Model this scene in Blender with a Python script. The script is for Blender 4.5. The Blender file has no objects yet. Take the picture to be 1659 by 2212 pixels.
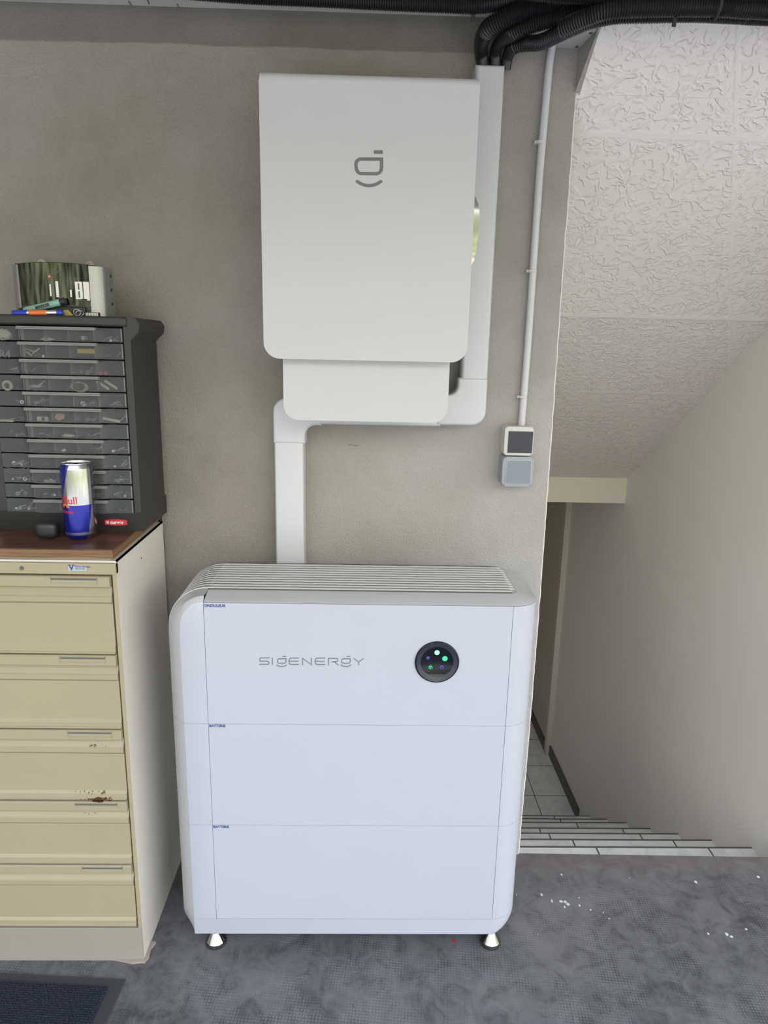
import bpy, bmesh, math, random
from mathutils import Vector, Matrix
PI = math.pi
S = bpy.context.scene
C = S.collection
# ------------------------------------------------------------------ camera
F, W, H = 1503.5, 1659.0, 2212.0
YAW, PIT, ROL = math.radians(1.409), math.radians(13.583), math.radians(1.259)
CAM = Vector((0.4158, -1.7334, 1.5042))
fw = Vector((math.sin(YAW)*math.cos(PIT), math.cos(YAW)*math.cos(PIT), -math.sin(PIT)))
r0 = Vector((math.cos(YAW), -math.sin(YAW), 0)); d0 = fw.cross(r0)
rt = math.cos(ROL)*r0 - math.sin(ROL)*d0
dn = fw.cross(rt)
cd = bpy.data.cameras.new('camera'); cam = bpy.data.objects.new('camera', cd); C.objects.link(cam)
cd.sensor_fit = 'HORIZONTAL'; cd.sensor_width = 36; cd.lens = F/W*36; cd.clip_start = .02
m = Matrix((rt, -dn, -fw)).transposed().to_4x4(); m.translation = CAM; cam.matrix_world = m
S.camera = cam
def ray(u, v): return fw + (u-W/2)/F*rt + (v-H/2)/F*dn
def onY(u, v, y): k = ray(u, v); return CAM + k*((y-CAM.y)/k.y)
def onX(u, v, x): k = ray(u, v); return CAM + k*((x-CAM.x)/k.x)
def onZ(u, v, z): k = ray(u, v); return CAM + k*((z-CAM.z)/k.z)
# ------------------------------------------------------------------ look
S.view_settings.view_transform = 'Standard'; S.view_settings.look = 'None'
S.view_settings.gamma = 1; S.view_settings.use_curve_mapping = False
S.view_settings.exposure = 0.0
S.cycles.use_denoising = True
S.cycles.max_bounces = 10; S.cycles.transparent_max_bounces = 24; S.cycles.sample_clamp_indirect = 6
# ------------------------------------------------------------------ world: the open garage door looks on trees and sky
wd = bpy.data.worlds.new('sky'); S.world = wd; wd.use_nodes = True
nt = wd.node_tree; nt.nodes.clear()
def N(nt, t, **k):
    n = nt.nodes.new(t)
    for a, b in k.items(): setattr(n, a, b)
    return n
tc = N(nt, 'ShaderNodeTexCoord'); sx = N(nt, 'ShaderNodeSeparateXYZ'); nt.links.new(tc.outputs['Generated'], sx.inputs[0])
rp = N(nt, 'ShaderNodeValToRGB'); nt.links.new(sx.outputs['Z'], rp.inputs[0])
SKY = [(0.0, (.40, .37, .30)), (.06, (.26, .28, .17)), (.16, (.30, .33, .20)), (.22, (1.0, .97, .91)), (.40, (1.0, .99, .99)), (.60, (.74, .86, 1.12)), (1.0, (.45, .62, 1.05))]
el = rp.color_ramp.elements
while len(el) < len(SKY): el.new(.5)
for e, (p, c) in zip(el, SKY): e.position = p; e.color = (*c, 1)
nz = N(nt, 'ShaderNodeTexNoise'); nz.inputs['Scale'].default_value = 14; nz.inputs['Detail'].default_value = 6
nt.links.new(tc.outputs['Generated'], nz.inputs['Vector'])
mr = N(nt, 'ShaderNodeMapRange'); mr.inputs[1].default_value = .35; mr.inputs[2].default_value = .65; mr.inputs[3].default_value = .35; mr.inputs[4].default_value = 1.7
nt.links.new(nz.outputs['Fac'], mr.inputs[0])
lt = N(nt, 'ShaderNodeMath', operation='LESS_THAN'); lt.inputs[1].default_value = .19; nt.links.new(sx.outputs['Z'], lt.inputs[0])
mx = N(nt, 'ShaderNodeMix', data_type='FLOAT'); mx.inputs[2].default_value = 1; nt.links.new(lt.outputs[0], mx.inputs[0]); nt.links.new(mr.outputs[0], mx.inputs[3])
ml = N(nt, 'ShaderNodeMath', operation='MULTIPLY'); ml.inputs[1].default_value = 3.2; nt.links.new(mx.outputs[0], ml.inputs[0])
# brighter towards the sunny right-hand side of the yard
az = N(nt, 'ShaderNodeMapRange'); az.inputs[1].default_value = -1; az.inputs[2].default_value = 1; az.inputs[3].default_value = .50; az.inputs[4].default_value = 2.0
nt.links.new(sx.outputs['X'], az.inputs[0])
m2 = N(nt, 'ShaderNodeMath', operation='MULTIPLY'); nt.links.new(ml.outputs[0], m2.inputs[0]); nt.links.new(az.outputs[0], m2.inputs[1])
bg = N(nt, 'ShaderNodeBackground'); fn = N(nt, 'ShaderNodeTexNoise'); fn.inputs['Scale'].default_value = 30; fn.inputs['Detail'].default_value = 8; nt.links.new(tc.outputs['Generated'], fn.inputs['Vector'])
fr = N(nt, 'ShaderNodeValToRGB'); nt.links.new(fn.outputs['Fac'], fr.inputs[0]); fr.color_ramp.elements[0].position = .38; fr.color_ramp.elements[0].color = (.03, .05, .02, 1); fr.color_ramp.elements[1].position = .66; fr.color_ramp.elements[1].color = (.56, .60, .34, 1)
gt = N(nt, 'ShaderNodeMath', operation='GREATER_THAN'); gt.inputs[1].default_value = .03; nt.links.new(sx.outputs['Z'], gt.inputs[0])
gm = N(nt, 'ShaderNodeMath', operation='MULTIPLY'); nt.links.new(gt.outputs[0], gm.inputs[0]); nt.links.new(lt.outputs[0], gm.inputs[1])
cm = N(nt, 'ShaderNodeMix', data_type='RGBA'); nt.links.new(gm.outputs[0], cm.inputs[0]); nt.links.new(rp.outputs['Color'], cm.inputs[6]); nt.links.new(fr.outputs['Color'], cm.inputs[7])
nt.links.new(cm.outputs[2], bg.inputs['Color']); nt.links.new(m2.outputs[0], bg.inputs['Strength'])
wo = N(nt, 'ShaderNodeOutputWorld'); nt.links.new(bg.outputs[0], wo.inputs[0])

sd = bpy.data.lights.new('sun', 'SUN'); sd.energy = 9; sd.angle = .01; sd.color = (1, .93, .82)
so = bpy.data.objects.new('sun', sd); C.objects.link(so)
so.rotation_euler = Vector((-.25, -.45, -1)).to_track_quat('-Z', 'Y').to_euler()     # behind the house, lights only the yard
# ------------------------------------------------------------------ materials
def lin(c):
    return tuple(((x/255+.055)/1.055)**2.4 if x/255 > .04045 else x/255/12.92 for x in c)
class M_:
    def __init__(s, name, col=(.8,.8,.8), rough=.5, metal=0, spec=.5, coat=0):
        s.m = bpy.data.materials.new(name); s.m.use_nodes = True; s.t = s.m.node_tree
        s.b = s.t.nodes['Principled BSDF']; b = s.b
        b.inputs['Base Color'].default_value = (*col, 1); b.inputs['Roughness'].default_value = rough
        b.inputs['Metallic'].default_value = metal; b.inputs['Specular IOR Level'].default_value = spec
        b.inputs['Coat Weight'].default_value = coat
        s.tc = None
    def n(s, t, **k): return N(s.t, t, **k)
    def l(s, a, b): s.t.links.new(a, b)
    def co(s, which='Object', scale=None):
        tc = s.n('ShaderNodeTexCoord'); o = tc.outputs[which]
        if scale:
            mp = s.n('ShaderNodeMapping'); mp.inputs['Scale'].default_value = scale; s.l(o, mp.inputs[0]); o = mp.outputs[0]
        return o
    def pos(s):
        return s.n('ShaderNodeNewGeometry').outputs['Position']
    def noise(s, v, scale, detail=4, rough=.5, dist=0):
        n = s.n('ShaderNodeTexNoise'); n.inputs['Scale'].default_value = scale; n.inputs['Detail'].default_value = detail
        n.inputs['Roughness'].default_value = rough; n.inputs['Distortion'].default_value = dist
        if v: s.l(v, n.inputs['Vector'])
        return n.outputs['Fac']
    def vor(s, v, scale, rnd=1, feature='F1'):
        n = s.n('ShaderNodeTexVoronoi', feature=feature); n.inputs['Scale'].default_value = scale; n.inputs['Randomness'].default_value = rnd
        if v: s.l(v, n.inputs['Vector'])
        return n.outputs['Distance']
    def ramp(s, f, pts, interp='LINEAR'):
        r = s.n('ShaderNodeValToRGB'); r.color_ramp.interpolation = interp; e = r.color_ramp.elements
        while len(e) < len(pts): e.new(.5)
        for q, (p, c) in zip(e, pts):
            q.position = p; q.color = (*c, 1) if isinstance(c, tuple) else (c, c, c, 1)
        s.l(f, r.inputs[0]); return r.outputs[0]
    def math(s, op, a, b=None):
        n = s.n('ShaderNodeMath', operation=op)
        for i, x in enumerate((a, b)):
            if x is None: continue
            if isinstance(x, (int, float)): n.inputs[i].default_value = x
            else: s.l(x, n.inputs[i])
        return n.outputs[0]
    def mix(s, f, a, b, mode='MIX'):
        n = s.n('ShaderNodeMix', data_type='RGBA', blend_type=mode)
        for i, x in ((0, f), (6, a), (7, b)):
            if isinstance(x, (int, float)): n.inputs[i].default_value = x
            elif isinstance(x, tuple): n.inputs[i].default_value = (*x, 1)
            else: s.l(x, n.inputs[i])
        return n.outputs[2]
    def col(s, o): s.l(o, s.b.inputs['Base Color']); return s
    def bump(s, h, strength=.3, dist=.002):
        n = s.n('ShaderNodeBump'); n.inputs['Strength'].default_value = strength; n.inputs['Distance'].default_value = dist
        s.l(h, n.inputs['Height']); s.l(n.outputs[0], s.b.inputs['Normal']); return s
    def sep(s, v):
        n = s.n('ShaderNodeSeparateXYZ'); s.l(v, n.inputs[0]); return n.outputs
def simple(name, col, rough=.5, metal=0, spec=.5, coat=0): return M_(name, col, rough, metal, spec, coat).m
def grain(name, col, rough=.5, amt=.04, scale=300, metal=0, bump=.05):
    a = M_(name, col, rough, metal); p = a.co(); n = a.noise(p, scale, 3)
    a.col(a.mix(a.noise(p, 9, 3), tuple(c*(1-amt) for c in col), tuple(min(1, c*(1+amt)) for c in col)))
    a.bump(n, bump, .0005); return a.m
MT = {}
MT['white'] = grain('white_powder_coat', (.440, .455, .515), .38, .015, 900)
MT['white2'] = grain('white_door_paint', (.525, .525, .53), .42, .02, 900)
MT['white3'] = grain('white_cover_paint', (.53, .53, .525), .4, .015, 900)
MT['pvc'] = grain('white_plastic_trunking', (.55, .555, .575), .28, .015, 400, bump=.02)
MT['silver'] = grain('silver_paint', (.50, .505, .515), .36, .02, 900, metal=.25)
MT['rib'] = simple('light_grille_rib', (.55, .55, .53), .35)
MT['dark_slot'] = simple('dark_slot', (.10, .10, .095), .6)
MT['slotgrey'] = simple('grille_bed_grey', (.11, .11, .105), .5)
MT['chrome'] = simple('chrome', (.36, .355, .345), .12, 1)
MT['rubber'] = simple('black_rubber', (.02, .02, .022), .7)
MT['blackgloss'] = simple('black_gloss', (.008, .009, .014), .12, 0, .30)
MT['ring'] = simple('dark_blue_grey_bezel', (.028, .034, .050), .3, 0, .5)  # black ring; its blue-grey reflection is put into the colour
MT['clockglass'] = simple('clock_glass', (.008, .009, .010), .05, 0, .6, .6)
MT['blackpl'] = grain('black_plastic', (.018, .018, .019), .42, .05, 300)
MT['hose'] = simple('corrugated_black_plastic', (.012, .012, .014), .38)
MT['logo'] = simple('grey_print', (.15, .15, .155), .5)
MT['logo2'] = simple('grey_print_light', (.15, .17, .195), .4)
MT['blueprint'] = simple('dark_blue_print', (.03, .06, .22), .5)
MT['curver'] = simple('crimson_plate', (.50, .03, .06), .35)
MT['whitetx'] = simple('white_print', (.8, .78, .76), .5)
MT['redtx'] = simple('red_print', (.55, .02, .03), .35)
MT['orange'] = simple('orange_print', (.75, .16, .02), .4)
MT['yellow'] = simple('yellow_plastic', (.62, .42, .03), .45)
MT['cream'] = simple('cream_plastic', (.62, .56, .42), .5)
MT['copper'] = simple('copper_felt', (.62, .33, .19), .7)
MT['redpl'] = simple('red_plastic', (.55, .06, .06), .4)
MT['steel'] = simple('zinc_steel', (.62, .61, .58), .28, .9)
MT['switchgrey'] = simple('grey_plastic_frame', (.30, .32, .35), .42)
MT['rocker'] = simple('blue_grey_rocker', (.20, .235, .27), .45)
MT['switchwhite'] = simple('off_white_frame', (.55, .54, .51), .4)
MT['screen'] = simple('dark_glass_panel', (.016, .019, .027), .22, 0, .5)
MT['cable'] = simple('black_cable', (.015, .016, .02), .45)
MT['blue'] = simple('blue_lacquer', (.012, .02, .30), .22, .35, .5, .5)
MT['bluepl'] = simple('blue_plastic', (.02, .04, .42), .35)
MT['alu'] = simple('brushed_aluminium', (.72, .72, .73), .22, 1)
MT['mint'] = simple('mint_label', (.22, .40, .32), .45)
MT['clocksilver'] = simple('silver_clock_plastic', (.33, .33, .33), .28, .7)
MT['olive'] = simple('olive_yellow', (.35, .28, .05), .5)
def emit(name, c, s):
    a = M_(name, c, .3); a.b.inputs['Emission Color'].default_value = (*c, 1); a.b.inputs['Emission Strength'].default_value = s; return a.m
MT['ledg'] = emit('green_led', (.03, .75, .22), .8)
MT['ledg2'] = emit('green_led_dim', (.02, .6, .15), .5)
MT['ledw'] = emit('white_green_led', (.25, .95, .50), .75)
MT['ledv'] = emit('violet_led', (.10, .08, .45), .35)
MT['ledr'] = emit('red_led', (1, .05, .1), 1.2)
# smoky clear plastic
a = M_('smoky_clear_plastic', (.30, .31, .32), .25)
tr = a.n('ShaderNodeBsdfTransparent'); tr.inputs[0].default_value = (.82, .83, .83, 1)
ms = a.n('ShaderNodeMixShader'); ms.inputs[0].default_value = .15
a.l(tr.outputs[0], ms.inputs[1]); a.l(a.b.outputs[0], ms.inputs[2]); a.l(ms.outputs[0], a.t.nodes['Material Output'].inputs[0]); MT['clear'] = a.m
a = M_('frosted_clear_plastic', (.34, .335, .325), .3)
tr = a.n('ShaderNodeBsdfTransparent'); tr.inputs[0].default_value = (.8, .8, .8, 1)
ms = a.n('ShaderNodeMixShader'); ms.inputs[0].default_value = .5
a.l(tr.outputs[0], ms.inputs[1]); a.l(a.b.outputs[0], ms.inputs[2]); a.l(ms.outputs[0], a.t.nodes['Material Output'].inputs[0]); MT['clearlip'] = a.m
# cement wall
a = M_('cement_plaster', (.3, .29, .25), .9, 0, .2); p = a.pos()
big = a.noise(p, 2.2, 5, .6); mid = a.noise(p, 11, 6, .65, .6); fine = a.noise(p, 260, 3, .7)
c1 = a.ramp(big, [(.32, (.325, .298, .245)), (.5, (.392, .367, .317)), (.68, (.465, .442, .400))])
c2 = a.mix(a.ramp(mid, [(.35, 0.0), (.7, .55)]), c1, (.43, .40, .345))
c3 = a.mix(a.ramp(fine, [(.3, .0), (.75, .32)]), c2, (.26, .245, .21))
zz = a.sep(p)
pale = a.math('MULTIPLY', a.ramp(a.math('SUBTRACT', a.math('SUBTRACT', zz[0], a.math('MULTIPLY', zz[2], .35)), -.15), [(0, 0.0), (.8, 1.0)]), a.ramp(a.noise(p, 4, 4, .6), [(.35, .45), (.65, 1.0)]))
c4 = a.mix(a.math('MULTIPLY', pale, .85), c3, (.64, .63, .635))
# pits
pit = a.ramp(a.vor(p, 75), [(.02, 1.0), (.10, 0.0)])
pit = a.math('MULTIPLY', pit, a.ramp(a.noise(p, 30, 3), [(.55, 0.0), (.62, 1.0)]))
c4 = a.mix(a.math('MULTIPLY', pit, .55), c4, (.14, .13, .11))
# darker strip along the top of the wall, just under the ceiling
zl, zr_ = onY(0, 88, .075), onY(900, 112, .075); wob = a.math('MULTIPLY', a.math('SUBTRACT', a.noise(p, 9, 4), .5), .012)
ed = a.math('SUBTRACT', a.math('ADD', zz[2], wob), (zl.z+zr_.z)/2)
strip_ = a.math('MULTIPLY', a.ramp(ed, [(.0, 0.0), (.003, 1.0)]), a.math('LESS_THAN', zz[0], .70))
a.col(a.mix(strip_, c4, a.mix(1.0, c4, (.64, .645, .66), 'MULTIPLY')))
hh = a.math('ADD', a.math('MULTIPLY', a.noise(p, 190, 5, .7), 1.0), a.math('MULTIPLY', a.noise(p, 14, 4), 1.1))
hh = a.math('SUBTRACT', hh, a.math('MULTIPLY', pit, .6))
a.bump(hh, .95, .006); MT['cement'] = a.m
# concrete ceiling
a = M_('rough_concrete', (.3, .3, .3), .9, 0, .2); p = a.pos()
a.col(a.mix(a.noise(p, 12, 6, .7), (.60, .585, .55), (.80, .78, .73))); a.bump(a.noise(p, 60, 8, .75), .8, .006); MT['concrete'] = a.m
# white embossed soffit
SEAMS = (.150, .617, 1.03)
a = M_('embossed_white_plaster', (.70, .67, .64), .75, 0, .25); p = a.pos()
d = a.n('ShaderNodeTexNoise'); d.inputs['Scale'].default_value = 26; a.l(p, d.inputs['Vector'])
n1 = a.noise(p, 22, 1.5, .5, .8); r1 = a.math('ABSOLUTE', a.math('SUBTRACT', n1, .5))
r1 = a.ramp(r1, [(.0, 1.0), (.10, 0.0)], 'EASE')
mp = a.n('ShaderNodeMapping'); mp.inputs['Location'].default_value = (3.1, 7.7, 1.3); a.l(p, mp.inputs[0])
n2 = a.noise(mp.outputs[0], 30, 1.5, .5, .6); r2 = a.ramp(a.math('ABSOLUTE', a.math('SUBTRACT', n2, .52)), [(.0, 1.0), (.08, 0.0)], 'EASE')
msk = a.ramp(a.noise(mp.outputs[0], 38, 1), [(.42, 0.0), (.55, 1.0)])
msk2 = a.ramp(a.noise(p, 34, 1), [(.40, 0.0), (.54, 1.0)])
worm = a.math('MAXIMUM', a.math('MULTIPLY', r1, msk), a.math('MULTIPLY', r2, msk2))
seam = None
ax = a.sep(p)
for s0 in SEAMS:
    q = a.ramp(a.math('ABSOLUTE', a.math('SUBTRACT', ax[1], s0)), [(.0, 1.0), (.006, 1.0), (.009, 0.0)])
    seam = q if seam is None else a.math('MAXIMUM', seam, q)
q = a.ramp(a.math('ABSOLUTE', a.math('SUBTRACT', a.math('ADD', ax[0], a.math('MULTIPLY', ax[1], -.60)), 1.225)), [(.0, 1.0), (.004, 1.0), (.006, 0.0)])
seam = a.math('MAXIMUM', seam, a.math('MULTIPLY', q, .6))
a.bump(a.math('ADD', a.math('MULTIPLY', worm, a.math('SUBTRACT', 1.0, seam)), a.math('MULTIPLY', seam, .8)), .75, .0030)
a.col(a.mix(a.noise(p, 3, 4), (.72, .675, .635), (.79, .745, .705))); MT['emboss'] = a.m
# smooth painted stair wall
a = M_('cream_wall_paint', (.6, .57, .53), .8, 0, .2); p = a.pos()
a.col(a.mix(a.noise(p, 2.5, 5, .6), (.78, .75, .705), (.84, .815, .775))); a.bump(a.noise(p, 220, 4, .6), .25, .001); MT['stairwall'] = a.m
MT['lintel'] = grain('sand_paint', (.80, .755, .64), .85, .03, 200)
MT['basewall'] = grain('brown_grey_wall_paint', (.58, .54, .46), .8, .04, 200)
MT['basedark'] = grain('dim_brown_paint', (.42, .39, .33), .85, .04, 200)  # wall brown darkened, putting the basement shade into the colour
MT['basetrim'] = simple('pale_door_casing', (.62, .59, .52), .6)
MT['skirt'] = simple('dark_skirting_tile', (.11, .105, .095), .5)
# marble-look stair tile, joints across x every .385
def tilemat(name, off, per=.385, jy=None):
    a = M_(name, (.6, .6, .58), .35); p = a.pos(); x = a.sep(p)
    v = a.noise(p, 7, 8, .65, 1.8); base = a.ramp(v, [(.3, (.70, .70, .66)), (.5, (.86, .86, .81)), (.7, (.90, .90, .86))])
    fr = a.math('FRACT', a.math('DIVIDE', a.math('SUBTRACT', x[0], off-10*per), per))
    j = a.ramp(fr, [(.0, 1.0), (.0125, 1.0), (.014, 0.0), (1.0, 0.0)], 'CONSTANT')
    if jy:
        fy = a.math('FRACT', a.math('DIVIDE', a.math('ADD', x[1], 10.0), jy))
        j = a.math('MAXIMUM', j, a.ramp(fy, [(.0, 1.0), (.014, 0.0)], 'CONSTANT'))
    a.col(a.mix(j, base, (.10, .095, .085))); return a.m
# floor
a = M_('worn_dark_floor', (.1, .1, .1), .62, 0, .35); p = a.pos(); x = a.sep(p)
b1 = a.noise(p, 3.1, 7, .62, .4); b2 = a.noise(p, 17, 7, .7, .8); b3 = a.noise(p, 400, 2)
base = a.ramp(b1, [(.32, (.080, .082, .086)), (.47, (.135, .137, .142)), (.60, (.19, .19, .193)), (.70, (.28, .278, .275))])
base = a.mix(a.ramp(b2, [(.42, .0), (.68, .7)]), base, (.27, .27, .275))
base = a.mix(a.ramp(a.noise(p, 4.5, 6, .65, 1.2), [(.58, 0.0), (.74, .3)]), base, (.30, .295, .29))
base = a.mix(a.ramp(b2, [(.28, .75), (.46, .0)]), base, (.06, .06, .065))
mp = a.n('ShaderNodeMapping'); mp.inputs['Scale'].default_value = (1, 1, 0); mp.inputs['Rotation'].default_value = (0, 0, math.radians(6)); a.l(p, mp.inputs[0])
dot = a.ramp(a.vor(mp.outputs[0], 132, 0), [(.0, 1.0), (.26, 1.0), (.40, 0.0)])
dm = a.ramp(a.noise(p, 5.5, 5, .7, .3), [(.44, 0.0), (.62, 1.0)])
dots = a.math('MULTIPLY', dot, dm)
base = a.mix(a.math('MULTIPLY', dots, .5), base, (.34, .34, .345))
mp = a.n('ShaderNodeMapping'); mp.inputs['Scale'].default_value = (1, .12, 1); mp.inputs['Rotation'].default_value = (0, 0, math.radians(12)); a.l(p, mp.inputs[0])
base = a.mix(a.ramp(a.noise(mp.outputs[0], 90, 5, .7), [(.5, .0), (.75, .35)]), base, (.27, .265, .26))
# cement threshold along the stair head
th = a.math('ADD', x[1], a.math('MULTIPLY', a.math('SUBTRACT', a.noise(p, 9, 5, .6), .5), .09))
th = a.math('MULTIPLY', a.ramp(th, [(.0, 0.0), (.018, 1.0)]), a.ramp(a.math('SUBTRACT', x[0], .8), [(.02, 0.0), (.06, 1.0)]))
cem = a.ramp(b2, [(.3, (.17, .155, .145)), (.6, (.25, .235, .225)), (.75, (.34, .33, .32))])
base = a.mix(th, base, cem)
spk = a.ramp(a.vor(p, 38), [(.035, 1.0), (.06, 0.0)]); spk = a.math('MULTIPLY', spk, a.ramp(a.noise(p, 11, 2), [(.60, 0.0), (.64, 1.0)]))
a.col(a.mix(a.math('MULTIPLY', spk, .7), a.mix(1.0, base, (.62, .61, .59), 'MULTIPLY'), (.5, .49, .47)))
a.bump(a.math('ADD', a.math('MULTIPLY', dots, .6), a.math('ADD', b2, a.math('MULTIPLY', b3, .3))), .45, .002); MT['floor'] = a.m
MT['paintspot'] = grain('white_paint_drop', (.62, .61, .60), .7, .05)
# beige enamel with chips and rust
def beige(name, c, rust=None):
    a = M_(name, c, .45, 0, .35); p = a.pos()
    base = a.mix(a.noise(p, 5, 5, .6), tuple(q*.93 for q in c), tuple(q*1.04 for q in c))
    dirt = a.ramp(a.noise(p, 42, 6, .75, .5), [(.60, 0.0), (.70, .30)])
    base = a.mix(dirt, base, (.28, .25, .19))
    chip = a.ramp(a.vor(p, 26), [(.03, 1.0), (.045, 0.0)]); chip = a.math('MULTIPLY', chip, a.ramp(a.noise(p, 7, 2), [(.62, 0.0), (.66, 1.0)]))
    base = a.mix(a.math('MULTIPLY', chip, .8), base, (.12, .07, .04))
    if rust:
        for (cx, cz, rx, rz, th) in rust:
            x = a.sep(p)
            d = a.math('ADD', a.math('POWER', a.math('DIVIDE', a.math('SUBTRACT', x[0], cx), rx), 2.0), a.math('POWER', a.math('DIVIDE', a.math('SUBTRACT', x[2], cz), rz), 2.0))
            w = a.math('SUBTRACT', a.noise(p, 120, 4, .6), a.math('MULTIPLY', d, .22))
            base = a.mix(a.ramp(w, [(th, 0.0), (th+.03, 1.0)]), base, (.085, .035, .018))
    a.col(base); a.bump(a.noise(p, 60, 3), .08, .001); return a.m
MT['beige'] = beige('beige_enamel', (.345, .300, .195), [(onY(212, 1729, -.308).x, onY(212, 1729.5, -.308).z, .040, .0060, .34), (onY(200, 1714, -.303).x, onY(200, 1713, -.303).z, .055, .007, .50), (onY(205, 1612, -.303).x, onY(205, 1612, -.303).z, .035, .008, .52), (onY(190, 1760, -.303).x, onY(190, 1761, -.303).z, .045, .006, .58)])
MT['beige2'] = beige('pale_beige_enamel', (.66, .625, .57))
MT['kick'] = beige('grey_beige_enamel', (.305, .283, .232))
# wood laminate
a = M_('dark_wood_laminate', (.1, .05, .03), .28); p = a.co(scale=(1.2, 16, 16))
w = a.noise(p, 5, 8, .65, 1.2)
a.col(a.ramp(w, [(.3, (.035, .017, .011)), (.5, (.085, .040, .026)), (.7, (.14, .072, .045))])); a.b.inputs['Specular IOR Level'].default_value = .25; a.b.inputs['Roughness'].default_value = .34; MT['wood'] = a.m
a = M_('wood_edge_band', (.2, .1, .05), .4); p = a.co(scale=(1.0, 1, 30)); w = a.noise(p, 8, 6, .6, .8)
a.col(a.ramp(w, [(.35, (.10, .045, .02)), (.5, (.17, .085, .035)), (.7, (.24, .15, .06))])); MT['woodedge'] = a.m
# organiser plastic
MT['anthracite'] = grain('anthracite_plastic', (.028, .027, .026), .55, .08, 250, bump=.15)
MT['inner'] = simple('dark_cavity_plastic', (.035, .035, .036), .8)
# ribbed mat pile
a = M_('navy_mat_loop', (.02, .024, .04), .9, 0, .1); p = a.co(); a.col(a.mix(a.noise(p, 220, 2), (.008, .009, .014), (.045, .051, .070))); MT['pile'] = a.m
MT['matrim'] = grain('black_rubber_border', (.035, .036, .04), .55, .1)
MT['plywood'] = grain('torn_brown_board', (.32, .26, .22), .9, .15)

# ------------------------------------------------------------------ mesh helpers
def fin(o, label=None, cat=None, group=None, kind=None):
    if label: o['label'] = label
    if cat: o['category'] = cat
    if group: o['group'] = group
    if kind: o['kind'] = kind
    return o
def thing(name, label, cat, loc=(0,0,0), rot=(0,0,0), group=None):
    o = bpy.data.objects.new(name, None); C.objects.link(o); o.location = loc; o.rotation_euler = rot
    o.empty_display_size = .05
    return fin(o, label, cat, group)
def obj(name, bm, mats, parent=None, smooth=None, world=True):
    """bm in world coordinates when world and parent: shifted into the parent's frame"""
    bmesh.ops.recalc_face_normals(bm, faces=bm.faces)
    me = bpy.data.meshes.new(name)
    if parent is not None and world:
        mw = Matrix.LocRotScale(parent.location, parent.rotation_euler, None)
        if parent.parent: mw = Matrix.LocRotScale(parent.parent.location, parent.parent.rotation_euler, None) @ mw
        bm.transform(mw.inverted())
    bm.to_mesh(me); bm.free()
    for mm in (mats if isinstance(mats, (list, tuple)) else [mats]): me.materials.append(mm)
    o = bpy.data.objects.new(name, me); C.objects.link(o)
    if parent is not None: o.parent = parent
    if smooth:
        for p in me.polygons: p.use_smooth = True
        try: me.set_sharp_from_angle(angle=math.radians(smooth))
        except Exception: pass
    return o
def top(name, bm, mats, label, cat, group=None, kind=None, smooth=None):
    """a one-mesh thing whose origin sits at its own base"""
    lo = Vector([min(v.co[i] for v in bm.verts) for i in range(3)]); hi = Vector([max(v.co[i] for v in bm.verts) for i in range(3)])
    c = Vector(((lo.x+hi.x)/2, (lo.y+hi.y)/2, lo.z)); bm.transform(Matrix.Translation(-c))
    o = obj(name, bm, mats, None, smooth); o.location = c
    return fin(o, label, cat, group, kind)
def struct(name, bm, mats, smooth=None):
    o = obj(name, bm, mats, None, smooth); o['kind'] = 'structure'; return o
def box(bm, x0, x1, y0, y1, z0, z1, bev=0, seg=2, mat=0, edges=None):
    r = bmesh.ops.create_cube(bm, size=1); vs = r['verts']
    for v in vs: v.co = Vector(((x0+x1)/2+v.co.x*(x1-x0), (y0+y1)/2+v.co.y*(y1-y0), (z0+z1)/2+v.co.z*(z1-z0)))
    fs = {f for v in vs for f in v.link_faces}
    for f in fs: f.material_index = mat
    if bev:
        es = list({e for v in vs for e in v.link_edges if edges is None or edges(e)})
        rr = bmesh.ops.bevel(bm, geom=es, offset=bev, segments=seg, profile=.5, affect='EDGES')
        for f in rr['faces']: f.material_index = mat
    return bm
def prism(bm, pts, axis, a, b, mat=0, holes=None):
    """pts 2-D; axis 'x': pts=(y,z); 'y': pts=(x,z); 'z': pts=(x,y)"""
    def P(p, t):
        return {'x': (t, p[0], p[1]), 'y': (p[0], t, p[1]), 'z': (p[0], p[1], t)}[axis]
    A = [bm.verts.new(P(p, a)) for p in pts]; B = [bm.verts.new(P(p, b)) for p in pts]; n = len(pts); fs = []
    for i in range(n): fs.append(bm.faces.new((A[i], A[(i+1) % n], B[(i+1) % n], B[i])))
    fs.append(bm.faces.new(A)); fs.append(bm.faces.new(B[::-1]))
    for f in fs: f.material_index = mat
    return fs
def loft(bm, rings, closed=True, cap=True, mat=0):
    R = [[bm.verts.new(p) for p in r] for r in rings]; n = len(rings[0])
    for a_, b_ in zip(R, R[1:]):
        for i in range(n if closed else n-1):
            f = bm.faces.new((a_[i], a_[(i+1) % n], b_[(i+1) % n], b_[i])); f.material_index = mat
    if cap and closed:
        for q in (R[0], R[-1][::-1]):
            f = bm.faces.new(q); f.material_index = mat
    return R
def lathe(bm, prof, c=(0,0,0), axis='z', n=32, mat=0, cap=True, mats=None):
    rings = []
    for r, h in prof:
        ring = []
        for i in range(n):
            t = 2*PI*i/n; u, v = r*math.cos(t), r*math.sin(t)
            p = {'z': (u, v, h), 'y': (u, h, v), 'x': (h, u, v)}[axis]
            ring.append((c[0]+p[0], c[1]+p[1], c[2]+p[2]))
        rings.append(ring)
    return loft(bm, rings, True, cap, mat)
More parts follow.
